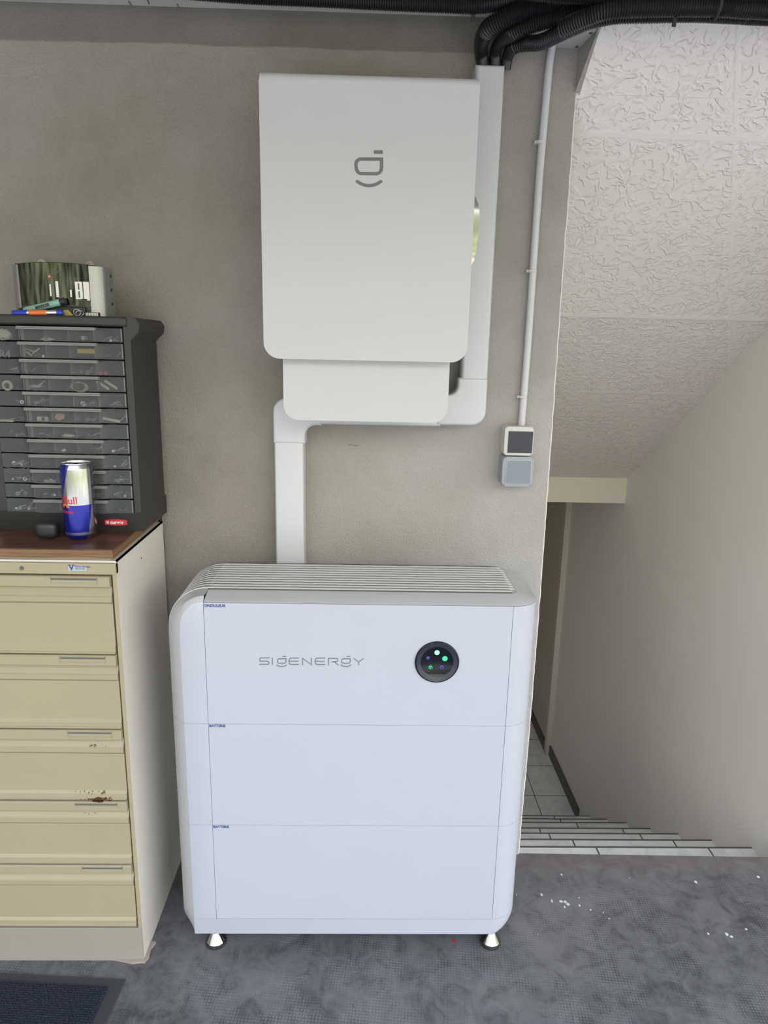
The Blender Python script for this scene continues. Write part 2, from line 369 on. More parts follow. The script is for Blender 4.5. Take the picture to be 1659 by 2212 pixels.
def catmull(pts, n=12):
    pts = [Vector(p) for p in pts]; P = [pts[0]*2-pts[1]] + pts + [pts[-1]*2-pts[-2]]; out = []
    for i in range(1, len(P)-2):
        for k in range(n):
            t = k/n; p0, p1, p2, p3 = P[i-1:i+3]
            out.append(.5*((2*p1)+(p2-p0)*t+(2*p0-5*p1+4*p2-p3)*t*t+(3*p1-p0-3*p2+p3)*t**3))
    out.append(pts[-1]); return out
def resample(path, step):
    out = [path[0]]; acc = 0
    for a_, b_ in zip(path, path[1:]):
        L = (b_-a_).length
        while L > 0 and acc + L >= step:
            t = (step-acc)/L; a_ = a_.lerp(b_, t); out.append(a_.copy()); L = (b_-a_).length; acc = 0
        acc += L
    return out
def tube(bm, path, rad, n=12, mat=0, cap=True):
    path = [Vector(p) for p in path]; rings = []; up = None
    for i, p in enumerate(path):
        t = (path[min(i+1, len(path)-1)]-path[max(i-1, 0)]).normalized()
        if up is None: up = t.orthogonal().normalized()
        up = (up - t*up.dot(t)); up = up.normalized() if up.length > 1e-6 else t.orthogonal().normalized()
        s = t.cross(up); r = rad(i) if callable(rad) else rad
        rings.append([p+(up*math.cos(2*PI*k/n)+s*math.sin(2*PI*k/n))*r for k in range(n)])
    loft(bm, rings, True, cap, mat)
def B(): return bmesh.new()
def arc(cx, cy, r, a0, a1, n=8, ry=None):
    ry = ry or r
    return [(cx+r*math.cos(math.radians(a0+(a1-a0)*i/n)), cy+ry*math.sin(math.radians(a0+(a1-a0)*i/n))) for i in range(n+1)]
def rrect(x0, x1, z0, z1, r, n=6, which='1111'):
    """rounded rectangle; which = br, tr, tl, bl"""
    out = []
    for flag, (cx, cz, a0), cor in zip(which, [(x1-r, z0+r, -90), (x1-r, z1-r, 0), (x0+r, z1-r, 90), (x0+r, z0+r, 180)], [(x1, z0), (x1, z1), (x0, z1), (x0, z0)]):
        out += arc(cx, cz, r, a0, a0+90, n) if flag == '1' else [cor]
    return out
NST = [0]
def stroke(bm, pts, w, to, n=8, th=.0005):
    """flat pen stroke with round caps along a 2-D polyline; to(p, t) -> 3-D (t = height off the surface)"""
    NST[0] += 1; th += .00005*(NST[0] % 5)
    P = [Vector(pts[0])]
    for p in pts[1:]:
        if (Vector(p)-P[-1]).length > w*.04: P.append(Vector(p))
    closed = (P[0]-P[-1]).length < w*.5 and len(P) > 4
    if closed: P.pop()
    k = len(P)
    def nrm(i):
        a_ = P[i-1] if (closed or i > 0) else None; b_ = P[(i+1) % k] if (closed or i < k-1) else None
        d1 = (P[i]-a_).normalized() if a_ is not None else None; d2 = (b_-P[i]).normalized() if b_ is not None else None
        d1 = d1 if d1 is not None else d2; d2 = d2 if d2 is not None else d1
        n1, n2 = Vector((-d1.y, d1.x)), Vector((-d2.y, d2.x)); return (n1+n2)/max(.5, 1+n1.dot(n2))
    L_ = [P[i]+nrm(i)*w/2 for i in range(k)]; R_ = [P[i]-nrm(i)*w/2 for i in range(k)]
    def cap(c, a0): return [c+Vector((math.cos(a0+PI*i/n), math.sin(a0+PI*i/n)))*w/2 for i in range(1, n)]
    V = lambda p, t: bm.verts.new(to(p, t))
    l0, l1, r0_, r1_ = [V(p, 0) for p in L_], [V(p, th) for p in L_], [V(p, 0) for p in R_], [V(p, th) for p in R_]
    for i in range(k if closed else k-1):
        q_ = (i+1) % k
        bm.faces.new((l1[i], l1[q_], r1_[q_], r1_[i])); bm.faces.new((l0[i], r0_[i], r0_[q_], l0[q_]))
        bm.faces.new((l0[i], l0[q_], l1[q_], l1[i])); bm.faces.new((r0_[i], r1_[i], r1_[q_], r0_[q_]))
    if not closed:
        for c, d, A_, B_ in ((P[0], P[1]-P[0], (l0[0], l1[0]), (r0_[0], r1_[0])), (P[-1], P[-2]-P[-1], (r0_[-1], r1_[-1]), (l0[-1], l1[-1]))):
            a0 = math.atan2(d.y, d.x)+PI/2; cp_ = cap(c, a0); c0 = [V(p, 0) for p in cp_]; c1 = [V(p, th) for p in cp_]
            f0 = [A_[0]]+c0+[B_[0]]; f1 = [A_[1]]+c1+[B_[1]]
            bm.faces.new(f0); bm.faces.new(f1[::-1])
            for i in range(len(f0)-1): bm.faces.new((f0[i], f0[i+1], f1[i+1], f1[i]))
def text_bm(s, size, mat4, ext=.0004, align='LEFT', bold=0):
    cu = bpy.data.curves.new('t', 'FONT'); cu.body = s; cu.size = size; cu.extrude = ext; cu.align_x = align; cu.offset = bold
    o = bpy.data.objects.new('t', cu); C.objects.link(o)
    me = bpy.data.meshes.new_from_object(o.evaluated_get(bpy.context.evaluated_depsgraph_get()))
    bpy.data.objects.remove(o); bm = B(); bm.from_mesh(me); bpy.data.meshes.remove(me); bm.transform(mat4); return bm
FACE = Matrix.Rotation(PI/2, 4, 'X')     # text plane facing -y
def text_on(s, size, x, y, z, **k): return text_bm(s, size, Matrix.Translation((x, y, z)) @ FACE, **k)
def copy_tree(o, parent=None):
    c = o.copy(); C.objects.link(c); c.parent = parent
    for ch in list(o.children): copy_tree(ch, c)
    return c

# ================================================================== SETTING
YW = .075                     # plane of the cement wall
WX = .898                     # its free right edge
ZC = 2.235                    # ceiling
# wall with a slightly ragged right arris
bm = B()
rnd = random.Random(3)
edge = []
z = -1.35
while z < ZC:
    edge.append((WX-.006+rnd.uniform(-.0009, .0009)+.004*math.sin(z*2.3), z)); z += .017
edge.append((WX-.004, ZC))
prism(bm, [(-3.2, -1.35)] + edge + [(-3.2, ZC)], 'y', YW, YW+.10)
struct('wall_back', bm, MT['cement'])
# thin pale render bead along the arris
bm = B()
tube(bm, [(x+.002, YW+.004, z) for x, z in edge], lambda i: .0016, 6)
struct('trim_1', bm, MT['stairwall'], 40)
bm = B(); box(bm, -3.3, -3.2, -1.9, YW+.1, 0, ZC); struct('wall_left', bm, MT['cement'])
# floor slab and driveway
bm = B()
prism(bm, [(-3.3, -1.9), (4.2, -1.9), (4.2, .067), (1.75, .067), (WX+.02, .08), (WX, .08), (-3.3, .08)], 'z', -.12, 0)
struct('floor', bm, MT['floor'])
bm = B(); prism(bm, [(-9, -16), (14, -16), (14, 9), (4.2, 9), (4.2, -1.9), (-9, -1.9)], 'z', -.12, -.01); fin(top('driveway', bm, grain('pale_paving', (.34, .33, .31), .9, .1, 60), 'pale paved driveway outside the open garage door', 'driveway'), kind='structure')
bm = B(); box(bm, -3.3, 4.2, -1.75, YW+.1, ZC, ZC+.15); struct('ceiling', bm, MT['concrete'])
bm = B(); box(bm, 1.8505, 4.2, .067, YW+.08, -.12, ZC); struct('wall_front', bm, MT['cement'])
# shuttering cracks in the ceiling
for n, (u0, v0, u1, v1) in enumerate([(278, 2, 300, 42), (382, 8, 402, 44), (312, -8, 322, 8)]):
    a_, b_ = onZ(u0, v0, ZC), onZ(u1, v1, ZC); bm = B(); tube(bm, [a_, a_.lerp(b_, .5)+Vector((.002, 0, 0)), b_], .0015, 5)
    o = struct('trim_%d' % (n+2), bm, MT['dark_slot'])
# stairwell: right wall, soffit, lintel, basement
XS = 1.75; SL = .654
sof = lambda y: 1.6045+(.62-y)*.88 if y < .62 else 2.01-SL*y
bm = B(); prism(bm, [(.067, -1.45), (2.70, -1.45), (2.70, ZC), (.067, ZC)], 'x', XS, XS+.1); struct('wall_stairs', bm, MT['stairwall'])
bm = B(); prism(bm, [(2.70, -1.45), (5.0, -1.45), (5.0, 1.0), (2.70, 1.0)], 'x', XS-.02, XS+.1); struct('wall_basement', bm, MT['basewall'])
bm = B(); box(bm, XS-.035, XS-.0, 2.67, 2.71, -1.33, .8); struct('trim_5', bm, MT['basetrim'])
# soffit slab (slopes down away from the garage)
bm = B()
def on_sof(u, v):
    lo_, hi_ = -.6, 2.5
    for _ in range(50):
        md = (lo_+hi_)/2
        if onY(u, v, md).z < sof(md): lo_ = md
        else: hi_ = md
    return onY(u, v, (lo_+hi_)/2)
yT = on_sof(1440, 50).y; xT = onY(1301, 53, yT).x
def sofx(y): return xT + (y-yT)*(WX-xT)/(YW-yT)
for (ya_, xa__, yb_, xb__) in [(yT, xT, YW, WX), (YW+.002, WX-.03, YW+.105, WX-.03), (YW+.105, WX-.11, .62, WX-.11), (.62, WX-.11, 1.76, WX-.11)]:
    loft(bm, [[(xa__, ya_, sof(ya_)), (XS, ya_, sof(ya_)), (XS, ya_, sof(ya_)+.08), (xa__, ya_, sof(ya_)+.08)],
              [(xb__, yb_, sof(yb_-1e-6)), (XS, yb_, sof(yb_-1e-6)), (XS, yb_, sof(yb_)+.08), (xb__, yb_, sof(yb_)+.08)]])
struct('ceiling_stairs', bm, MT['emboss'])
# plaster return between the slab and the garage ceiling
bm = B()
loft(bm, [[(WX-.012, YW-.0005, sof(YW)+.001), (WX+.012, YW-.0005, sof(YW)+.001), (WX+.012, YW-.0005, ZC), (WX-.012, YW-.0005, ZC)], [(xT-.003, yT, sof(yT)+.001), (xT+.012, yT, sof(yT)+.001), (xT+.012, yT-.05, ZC), (xT-.003, yT-.05, ZC)]])
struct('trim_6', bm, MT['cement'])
bm = B(); prism(bm, [(yT+.02, sof(yT+.02)+.03), (yT, sof(yT)-.001), (yT-.06, sof(yT)+.030), (yT-.07, ZC), (yT+.05, ZC)], 'x', xT, XS); struct('trim_7', bm, MT['stairwall'])
bm = B(); box(bm, -.2, XS, 1.76, 2.0, .727, .87); struct('trim_8', bm, MT['lintel'])
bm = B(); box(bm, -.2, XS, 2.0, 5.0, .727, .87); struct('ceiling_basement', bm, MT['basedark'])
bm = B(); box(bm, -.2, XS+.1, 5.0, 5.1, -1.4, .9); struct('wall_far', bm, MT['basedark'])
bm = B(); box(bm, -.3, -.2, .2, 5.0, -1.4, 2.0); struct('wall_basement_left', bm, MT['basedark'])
bm = B(); box(bm, -.2, XS, 1.54, 5.0, -1.43, -1.33); struct('floor_basement', bm, tilemat('basement_tile', -.12, .33, .33))
bm = B(); box(bm, XS-.012, XS-.0, 1.97, 2.67, -1.33, -1.25, .002); struct('baseboard_stairs', bm, MT['skirt'])
bm = B(); box(bm, XS-.032, XS-.02, 2.71, 5.0, -1.33, -1.25, .002); struct('baseboard_basement', bm, MT['skirt'])
# tiled stairs
st = thing('staircase', 'tiled stair flight going down behind the right end of the cement wall', 'stairs', (1.3, .08, -1.33))
Ys = [.073, .287, .53, .78, 1.03, 1.29, 1.54, 1.79]; Zs = [0, -.144, -.31, -.48, -.65, -.82, -.99, -1.16]
joints = [(1290, 1840), (1238, 1822), (1187, 1809), (1168, 1802), (1250, 1792), (1212, 1779), (1200, 1775)]
for k in range(1, 8):
    y0, y1, zt = Ys[k-1], Ys[k], Zs[k]
    off = onZ(joints[k-1][0], joints[k-1][1], zt).x
    bm = B(); box(bm, WX+.001, XS-.001, y0, y1-.006, zt-.02, zt)
    t = obj('tread', bm, tilemat('stair_tile_%d' % k, off), st)
    bm = B(); box(bm, WX+.001, XS-.001, y1-.006, y1+.001, zt-.012, zt+.0015, .001)
    obj('nosing', bm, MT['skirt'], t)
    bm = B(); box(bm, WX+.001, XS-.001, y1-.03, y1-.014, (Zs[k+1] if k < 7 else -1.33), zt-.02)
    obj('riser', bm, tilemat('riser_tile_%d' % k, off+.1), st)
bm = B(); box(bm, WX+.022, XS-.001, .068, .072, -.144, -.002); obj('riser', bm, MT['skirt'], st)
bm = B(); prism(bm, [(YW+.1, -1.33), (1.54, -1.33), (1.54, sof(1.54)), (.62, sof(.62)), (YW+.1, sof(YW+.1))], 'x', WX-.11, WX); struct('wall_stairs_left', bm, MT['stairwall'])

# ================================================================== ENERGY STORAGE STACK
XL, XLb, XR = 0.0, -.038, .809
Zb, Z0, Z1, Z2, ZT, ZZ = .057, .102, .372, .642, .939, .9535
YF, YB, YK = -.277, -.234, -.03
SX0, SX1 = .0557, .7465
RR = XR-SX1                 # right plan radius
def left_outline(dl=0.0):
    """front-left bevel, from the back to the seam"""
    return [(XLb+dl, YK), (XLb+dl, YB+.012), (XLb+.003+dl, YB-.004), (XL-.012+dl*.5, YF+.012), (XL, YF+.001), (XL+.002, YF), (SX0, YF)]
def right_outline(dr=0.0, n=10):
    r = RR
    return [(SX1-0, YF)] + [(SX1+(r-dr)*math.sin(PI/2*i/n), YF+.06-.06*math.cos(PI/2*i/n)) for i in range(1, n+1)] + [(XR-dr, YK)]
def silver_left(bm):
    bmesh.ops.recalc_face_normals(bm, faces=bm.faces)
    for f in bm.faces:
        if f.normal.x < -.35 and f.calc_center_median().x < -.0005: f.material_index = 1
G = .0004
def module(root, z0, z1):
    bm = B(); prism(bm, left_outline()+[(SX0, YK)], 'z', z0+G, z1-G); silver_left(bm)
    obj('end_cap', bm, [MT['white'], MT['silver']], root, 30)
    bm = B(); prism(bm, [(SX0+.0008, YF+.0003), (SX1-.0008, YF+.0003), (SX1-.0008, YF+.03), (SX0+.0008, YF+.03)], 'z', z0+G, z1-G)
    obj('front_panel', bm, MT['white'], root)
    bm = B(); prism(bm, right_outline()+[(SX1, YK)], 'z', z0+G, z1-G)
    obj('end_cap', bm, MT['white'], root, 30)
    bm = B(); box(bm, SX0+.002, SX1-.002, YF+.031, YK, z0+G, z1-G); obj('body', bm, MT['silver'], root)
def tinytext(root, s, x, z):
    o = obj('text', text_on(s, .0088, x, YF-.0002, z, bold=.00015), MT['blueprint'], root); return o
lbl = 'white battery module with tiny blue BATTERIE print, %s'
b1 = thing('battery_module', lbl % 'lower one, on the base', 'battery', (.385, -.15, Z0), group='stacked battery modules')
module(b1, Z0, Z1); tinytext(b1, 'BATTERIE', SX0+.002, Z1-.008)
b2 = copy_tree(b1); b2.location.z = Z1; b2['label'] = lbl % 'upper one, under the inverter'
# base with levelling feet
bs = thing('stack_base', 'low white base plinth on chrome feet carrying the energy stack', 'base', (.385, -.15, 0))
def baseplan(t):            # t 0 bottom .. 1 top
    k = math.sqrt(max(0, 1-(1-t)**2)); dr = .034*(1-k); dl = .030*(1-k)
    return [(x, y) for x, y in left_outline(dl)][:-1] + right_outline(dr)
bm = B(); loft(bm, [[(x, y, Zb+(Z0-Zb)*t) for x, y in baseplan(t)] for t in (0, .08, .2, .35, .5, .7, .85, 1)])
for v in bm.verts:
    if v.co.z > Z0-1e-5: v.co.z = Z0-G
bmesh.ops.recalc_face_normals(bm, faces=bm.faces); silver_left(bm)
obj('plinth', bm, [MT['white'], MT['silver']], bs, 30)
def foot(x, y):
    f = obj('foot', (lambda bm: (lathe(bm, [(.0045, .03), (.0045, .075)], (x, y, 0), n=16), lathe(bm, [(.009, .036), (.009, .046)], (x, y, 0), n=6),
         lathe(bm, [(.024, .007), (.0245, .012), (.023, .014), (.0125, .033), (.010, .036)], (x, y, 0), n=20), bm)[-1])(B()), MT['chrome'], bs, 25)
    bm = B(); lathe(bm, [(.0235, 0), (.0262, .002), (.0262, .007), (.024, .0085)], (x, y, 0), n=32); obj('foot_pad', bm, MT['rubber'], f)
for x in (SX0-.010, SX1+.006):
    for y in (YF+.030, YK-.045): foot(x, y)
# inverter on top
iv = thing('inverter', 'white inverter with silver ribbed top grille and round black status display, topmost of the stack', 'inverter', (.385, -.15, Z2))
ZS = ZZ-.0937               # shoulder centre height
bm = B(); prism(bm, left_outline()+[(SX0, YK)], 'z', Z2+G, ZS); silver_left(bm)
# shoulder: section revolved a quarter turn about (SX0, ZS)
n = 16
rings = []
for i in range(n+1):
    t = PI/2*i/n; k = math.sin(t)
    rf = .0557+(ZT-ZS-.0557)*k*k
    ro = .0937
    sec = [(ro, YK), (ro, YB+.012), (ro-.003, YB-.004), (rf+.012, YF+.012), (rf+.0002, YF+.001), (rf-.002, YF), (0, YF), (0, YK)]
    rings.append([(SX0-r*math.cos(t), y, ZS+r*math.sin(t)) for r, y in sec])
R = [[bm.verts.new(p) for p in r] for r in rings]
for a_, b_ in zip(R, R[1:]):
    for q in range(len(a_)):
        q2 = (q+1) % len(a_)
        vs = []
        for v in (a_[q], a_[q2], b_[q2], b_[q]):
            if all((v.co-w.co).length > 1e-7 for w in vs): vs.append(v)
        if len(vs) >= 3:
            f = bm.faces.new(vs); f.material_index = 1 if q in (0, 1, 2, 3, 4) else 0
bmesh.ops.remove_doubles(bm, verts=bm.verts, dist=1e-6)
obj('end_cap', bm, [MT['white'], MT['silver']], iv, 30)
bm = B(); prism(bm, [(SX0+.0008, YF+.0003), (SX1-.0008, YF+.0003), (SX1-.0008, YF+.03), (SX0+.0008, YF+.03)], 'z', Z2+G, ZT)
obj('front_panel', bm, MT['white'], iv)
bm = B(); prism(bm, right_outline()+[(SX1, YK)], 'z', Z2+G, ZT); obj('end_cap', bm, MT['white'], iv, 30)
bm = B(); box(bm, SX0+.002, SX1-.002, YF+.031, YK, Z2+G, ZT-.01); obj('body', bm, MT['silver'], iv)
# silver top frame, front bevel running round the right corner
def topline(ins, z):
    r = RR-ins; pts = [(SX0+.0015, YF+ins)]
    cx, cy = XR-RR, YF+RR
    pts += [(cx+r*math.sin(PI/2*i/10), cy-r*math.cos(PI/2*i/10)) for i in range(11)]
    pts += [(XR-ins, YK-.028)] + [(XR-ins-.026+.026*math.cos(PI/2*i/6), YK-.026+.026*math.sin(PI/2*i/6)) for i in range(1, 7)] + [(SX0+.0015, YK)]
    return [(x, y, z) for x, y in pts]
bm = B(); loft(bm, [topline(.001, ZT+.0005), topline(-.0005, ZT+.002), topline(.004, ZT+.005), topline(.041, ZZ-.001), topline(.044, ZZ), topline(.046, ZZ-.0008)], True, True)
obj('top_frame', bm, MT['silver'], iv, 40)
# grille
ribs = 11; y0, y1 = YF+.052, YK-.006; pit = (y1-y0)/ribs
bm = B()
def rib_sec(yc, r0, r1): return [(yc-.0040, r0), (yc-.0038, r1-.0006), (yc-.0030, r1), (yc+.0030, r1), (yc+.0038, r1-.0006), (yc+.0040, r0)]
for k in range(ribs):
    yc = y0+pit*(k+.5)
    xe = XR-.047-.012*max(0, 1-abs((k+.5))/1.5) - (0.006 if k == ribs-1 else 0)
    path = [(SX0-math.cos(PI/2*i/14)*1, ZS, math.sin(PI/2*i/14)) for i in range(15)]
    rg = []
    for i in range(15):
        t = PI/2*i/14; rg.append([(SX0-r*math.cos(t), y, ZS+r*math.sin(t)) for y, r in rib_sec(yc, .089, .0955)])
    rg.append([(xe, y, ZS+r) for y, r in rib_sec(yc, .089, .0955)])
    loft(bm, rg)
g = obj('top_grille', bm, MT['rib'], iv, 50)
bm = B(); box(bm, SX0+.002, XR-.056, y0-.002, y1+.002, ZZ-.004, ZZ-.0005); obj('grille_bed', bm, MT['slotgrey'], iv)
bm = B()
for k in range(1, ribs+1):
    yc = y0+pit*k; x = SX0+.004+(k % 2)*.06
    while x < XR-.07:
        x1 = min(x+.052, XR-.06); box(bm, x, x1, yc-.0044, yc+.0044, ZZ-.006, ZZ-.0003); x += .118
    rg = []
    for i in range(15):
        t = PI/2*i/14; rg.append([(SX0-.001-r*math.cos(t), y, ZS+r*math.sin(t)) for y, r in [(yc-.0042, .085), (yc-.0042, .0939), (yc+.0042, .0939), (yc+.0042, .085)]])
    loft(bm, rg)
obj('louver_slots', bm, MT['dark_slot'], iv)
tinytext(iv, 'ONDULEUR', SX0+.002, ZT-.0095)
# SIGENERGY lettering, strokes
def T(px, py): return (340+px*500/1659, 1180+py*500/1659)
def to_front(ycoord):
    def f(p, t):
        q = onY(p[0], p[1], ycoord); return (q.x, ycoord-t, q.z)
    return f
def gl(pts): return [T(*p) for p in pts]
def bez_arc(cx, cy, rx, ry, a0, a1, n=8): return [(cx+rx*math.cos(math.radians(a0+(a1-a0)*i/n)), cy+ry*math.sin(math.radians(a0+(a1-a0)*i/n))) for i in range(n+1)]
bm = B(); w = 7.2*500/1659; to = to_front(YF+.0005)
def glyphE(x): return [[(x+70, 801), (x+16, 801)] + bez_arc(x+16, 824, 15, 23, -90, -270, 10) + [(x+70, 847)], [(x+4, 824), (x+66, 824)]]
def glyphG(x): return [[(x+64, 806), (x+16, 806)] + bez_arc(x+16, 822, 14, 16, -90, -270, 8) + [(x+50, 838)] + bez_arc(x+50, 824, 14, 14, 90, 0, 5) + [(x+64, 806)], [(x+42, 789), (x+62, 789)], bez_arc(x+33, 838, 40, 24, 150, 30, 8)]
L = [[(802, 800), (742, 800)] + bez_arc(742, 812, 9, 12, -90, -270, 6) + [(790, 824)] + bez_arc(790, 835, 10, 11, -90, 90, 6) + [(732, 846)]]
L += [[(824, 801), (824, 847)]]
L += glyphG(858)+glyphE(942)
L += [[(1041, 849), (1041, 803), (1104, 849), (1104, 803)]]
L += glyphE(1130)
L += [[(1226, 851), (1226, 803), (1282, 803)] + bez_arc(1282, 815, 12, 12, -90, 90, 6) + [(1240, 828), (1270, 828), (1295, 850)]]
L += glyphG(1318)
L += [[(1410, 805), (1442, 829), (1476, 806)], [(1442, 829), (1442, 851)]]
for s in L: stroke(bm, gl(s), w, to)
obj('logo_lettering', bm, MT['logo2'], iv)
# status disc
cx, cz = .5795, .8035
dsp = obj('status_display', (lambda bm: (lathe(bm, [(.050, YF+.004), (.0505, YF-.0025), (.049, YF-.0045), (.0470, YF-.0048), (.0368, YF-.0016), (.0355, YF-.0004), (.0, YF-.0004)], (cx, 0, cz), 'y', 64, cap=False), bm)[-1])(B()), MT['blackgloss'], iv, 50)
bm = B(); lathe(bm, [(.0468, YF-.0052), (.0372, YF-.0020), (.0372, YF-.0012), (.0468, YF-.0044), (.0468, YF-.0052)], (cx, 0, cz), 'y', 64, cap=False); obj('bezel_ring', bm, MT['ring'], dsp, 50)
for (u, v, rr, mt) in [(944, 1409.5, .0058, 'ledw'), (961, 1422.5, .0060, 'ledg'), (924.5, 1421.5, .0038, 'ledv'), (930, 1441.5, .0044, 'ledg2'), (954.5, 1441.5, .0044, 'ledv')]:
    q = onY(u, v, YF); bm = B()
    lathe(bm, [(rr, YF-.0002), (rr, YF-.0008), (rr*.8, YF-.0011)], (q.x, 0, q.z), 'y', 20)
    o = obj('status_light', bm, MT[mt], dsp)
    if mt in ('ledg2', 'ledv'):
        bm = B(); lathe(bm, [(rr*.72, YF-.0010), (rr*.70, YF-.0014)], (q.x, 0, q.z-.0004), 'y', 16); o2 = obj('status_light_core', bm, MT['screen'], dsp)
        bm = B(); lathe(bm, [(rr*.25, YF-.0013), (rr*.2, YF-.0017)], (q.x, 0, q.z-.0006), 'y', 10); obj('status_light_core', bm, MT['ledw' if mt == 'ledg2' else 'ledv'], dsp)

# ================================================================== GATEWAY CABINET ON THE WALL
gx0, gx1, gz0, gz1, gY = .1825, .6306, 1.4687, 2.0384, -.149
gw = thing('gateway_cabinet', 'tall white wall-mounted energy gateway cabinet with grey logo on its door', 'cabinet', ((gx0+gx1)/2, YW, gz0))
bm = B()
prism(bm, rrect(gx0, gx1, gz0, gz1, .034, 10, '1001'), 'y', gY, gY+.022)
# soft rolled top edge
es = [e for e in bm.edges if all(abs(v.co.z-gz1) < 1e-5 and abs(v.co.y-gY) < 1e-5 for v in e.verts)]
bmesh.ops.bevel(bm, geom=es, offset=.019, segments=8, profile=.5, affect='EDGES')
es = [e for e in bm.edges if all(abs(v.co.y-gY) < 1e-5 for v in e.verts) and len(e.link_faces) == 2 and e.calc_face_angle(0) > .5]
bmesh.ops.bevel(bm, geom=es, offset=.0016, segments=2, profile=.5, affect='EDGES')
dr = obj('door', bm, MT['white2'], gw, 30)
bm = B(); box(bm, gx0+.003, gx1-.003, gY+.0235, YW-.012, gz0+.004, gz1-.012, .02, 5, edges=lambda e: abs(e.verts[0].co.y-e.verts[1].co.y) > .05 and e.verts[0].co.z < 1.6)
obj('body', bm, MT['white2'], gw, 30)
bm = B(); box(bm, gx0+.04, gx1-.04, YW-.012, YW-.0005, gz0+.05, gz1-.05); obj('wall_bracket', bm, MT['silver'], gw)
# logo
bm = B(); to = to_front(gY+.0001); k = 200/1659
def TL(px, py): return (700+px*k, 280+py*k)
w = 60*k
loop = [(1030, 530), (1030, 690)] + bez_arc(935, 695, 93, 96, 0, 90, 8) + bez_arc(665, 665, 90, 122, 90, 180, 8)[0:] + bez_arc(660, 620, 88, 92, 180, 270, 8) + [(1028, 530)]
stroke(bm, [TL(*p) for p in loop], w, to)
stroke(bm, [TL(905, 403), TL(1040, 405)], 1, to)
q = [TL(892, 370), TL(1054, 372), TL(1054, 437), TL(892, 435)]
v0 = [bm.verts.new(to(p, 0)) for p in q]; v1 = [bm.verts.new(to(p, .0006)) for p in q]
bm.faces.new(v1); bm.faces.new(v0[::-1])
for i in range(4): bm.faces.new((v0[i], v0[(i+1) % 4], v1[(i+1) % 4], v1[i]))
stroke(bm, [TL(595+(1020-595)*i/12, 930+75*(1-((i-6)/6)**2)) for i in range(13)], w*.95, to)
obj('logo', bm, MT['logo'], dr)
# handle on the right flank
hz0, hz1 = 1.672, 1.822
rg = []
for i in range(13):
    t = i/12; zz = hz0+(hz1-hz0)*t; wdt = .003+.0125*math.sin(PI*min(1, t*.62+.12))**1.2 if .02 < t < .98 else .001
    if t > .8: wdt *= (1-t)/.2*.9+.1
    rg.append([(gx1-.002, -.142, zz), (gx1+wdt, -.138, zz), (gx1+wdt*.9, -.124, zz), (gx1-.002, -.115, zz)])
bm = B(); loft(bm, rg); obj('handle', bm, MT['chrome'], gw, 40)
# lower wiring box
lb = thing('wiring_box', 'short white wiring box hanging under the gateway cabinet', 'box', (.41, YW, 1.328))
lY = -.112; lx0, lx1 = .2185, .5985
bm = B(); prism(bm, rrect(lx0, lx1, 1.328, gz0-.001, .036, 10, '1001'), 'y', lY, lY+.012)
es = [e for e in bm.edges if all(abs(v.co.y-lY) < 1e-5 for v in e.verts) and len(e.link_faces) == 2 and e.calc_face_angle(0) > .5]
bmesh.ops.bevel(bm, geom=es, offset=.0014, segments=2, profile=.5, affect='EDGES')
obj('cover', bm, MT['white3'], lb, 30)
bm = B(); prism(bm, rrect(lx0+.003, lx1-.003, 1.332, gz0-.001, .034, 10, '1001'), 'y', lY+.0125, YW-.066); obj('body', bm, MT['white3'], lb, 30)

# ================================================================== TRUNKING
TY = YW-.062
tk = thing('cable_trunking', 'white square plastic cable trunking with two elbows, rising from inverter round gateway to ceiling', 'trunking', (.45, YW, .93))
def PX(u, v, y=TY): q = onY(u, v, y); return (q.x, q.z)
def cover(bm, pts, y0=TY, bev=.007):
    area = sum(a_[0]*b_[1]-b_[0]*a_[1] for a_, b_ in zip(pts, pts[1:]+pts[:1]))
    if area < 0: pts = pts[::-1]
    pts = [p_ for i, p_ in enumerate(pts) if (Vector(p_)-Vector(pts[i-1])).length > 1e-5]; n_ = len(pts)
    def inset(d):
        out = []
        for i in range(n_):
            p0_, p1_, p2_ = Vector(pts[i-1]), Vector(pts[i]), Vector(pts[(i+1) % n_])
            e1, e2 = (p1_-p0_).normalized(), (p2_-p1_).normalized()
            n1, n2 = Vector((-e1.y, e1.x)), Vector((-e2.y, e2.x)); b_ = (n1+n2); k_ = d/max(.35, 1+n1.dot(n2))
            q_ = p1_+b_*k_; out.append((q_.x, q_.y))
        return out
    rg = [[(x, YW-.0005, z) for x, z in pts]]
    for i in range(5):
        t = PI/2*i/4; rg.append([(x, y0+bev*(1-math.sin(t)), z) for x, z in inset(bev*(1-math.cos(t)))])
    loft(bm, rg)
lxa, lxb = PX(594, 1100)[0], PX(656, 1100)[0]
zE = PX(620, 958)[1]
bm = B(); cover(bm, [(lxa, .90), (lxb, .90), (lxb, zE+.01), (lxa, zE+.01)]); obj('trunking_cover', bm, MT['pvc'], tk, 35)
# left elbow
x0 = PX(590, 930)[0]; x1 = PX(659, 940)[0]; xe = PX(694, 918)[0]; zb = PX(680, 919)[1]; zt = PX(620, 860)[1]
r = .03
pts = [(x0, zE), (x1, zE), (x1, zb-.03)] + arc(x1+.028, zb-.028, .028, 180, 90, 8)[1:] + [(xe, zb), (xe, zt)] + arc(x0+.035, zt-.035, .035, 90, 180, 8)
bm = B(); cover(bm, pts, TY-.003); obj('trunking_elbow', bm, MT['pvc'], tk, 35)
# horizontal run
xr0 = PX(943, 918)[0]
bm = B(); cover(bm, [(xe-.01, zb+.003), (xr0+.01, zb+.003), (xr0+.01, zb+.055), (xe-.01, zb+.055)]); obj('trunking_cover', bm, MT['pvc'], tk, 35)
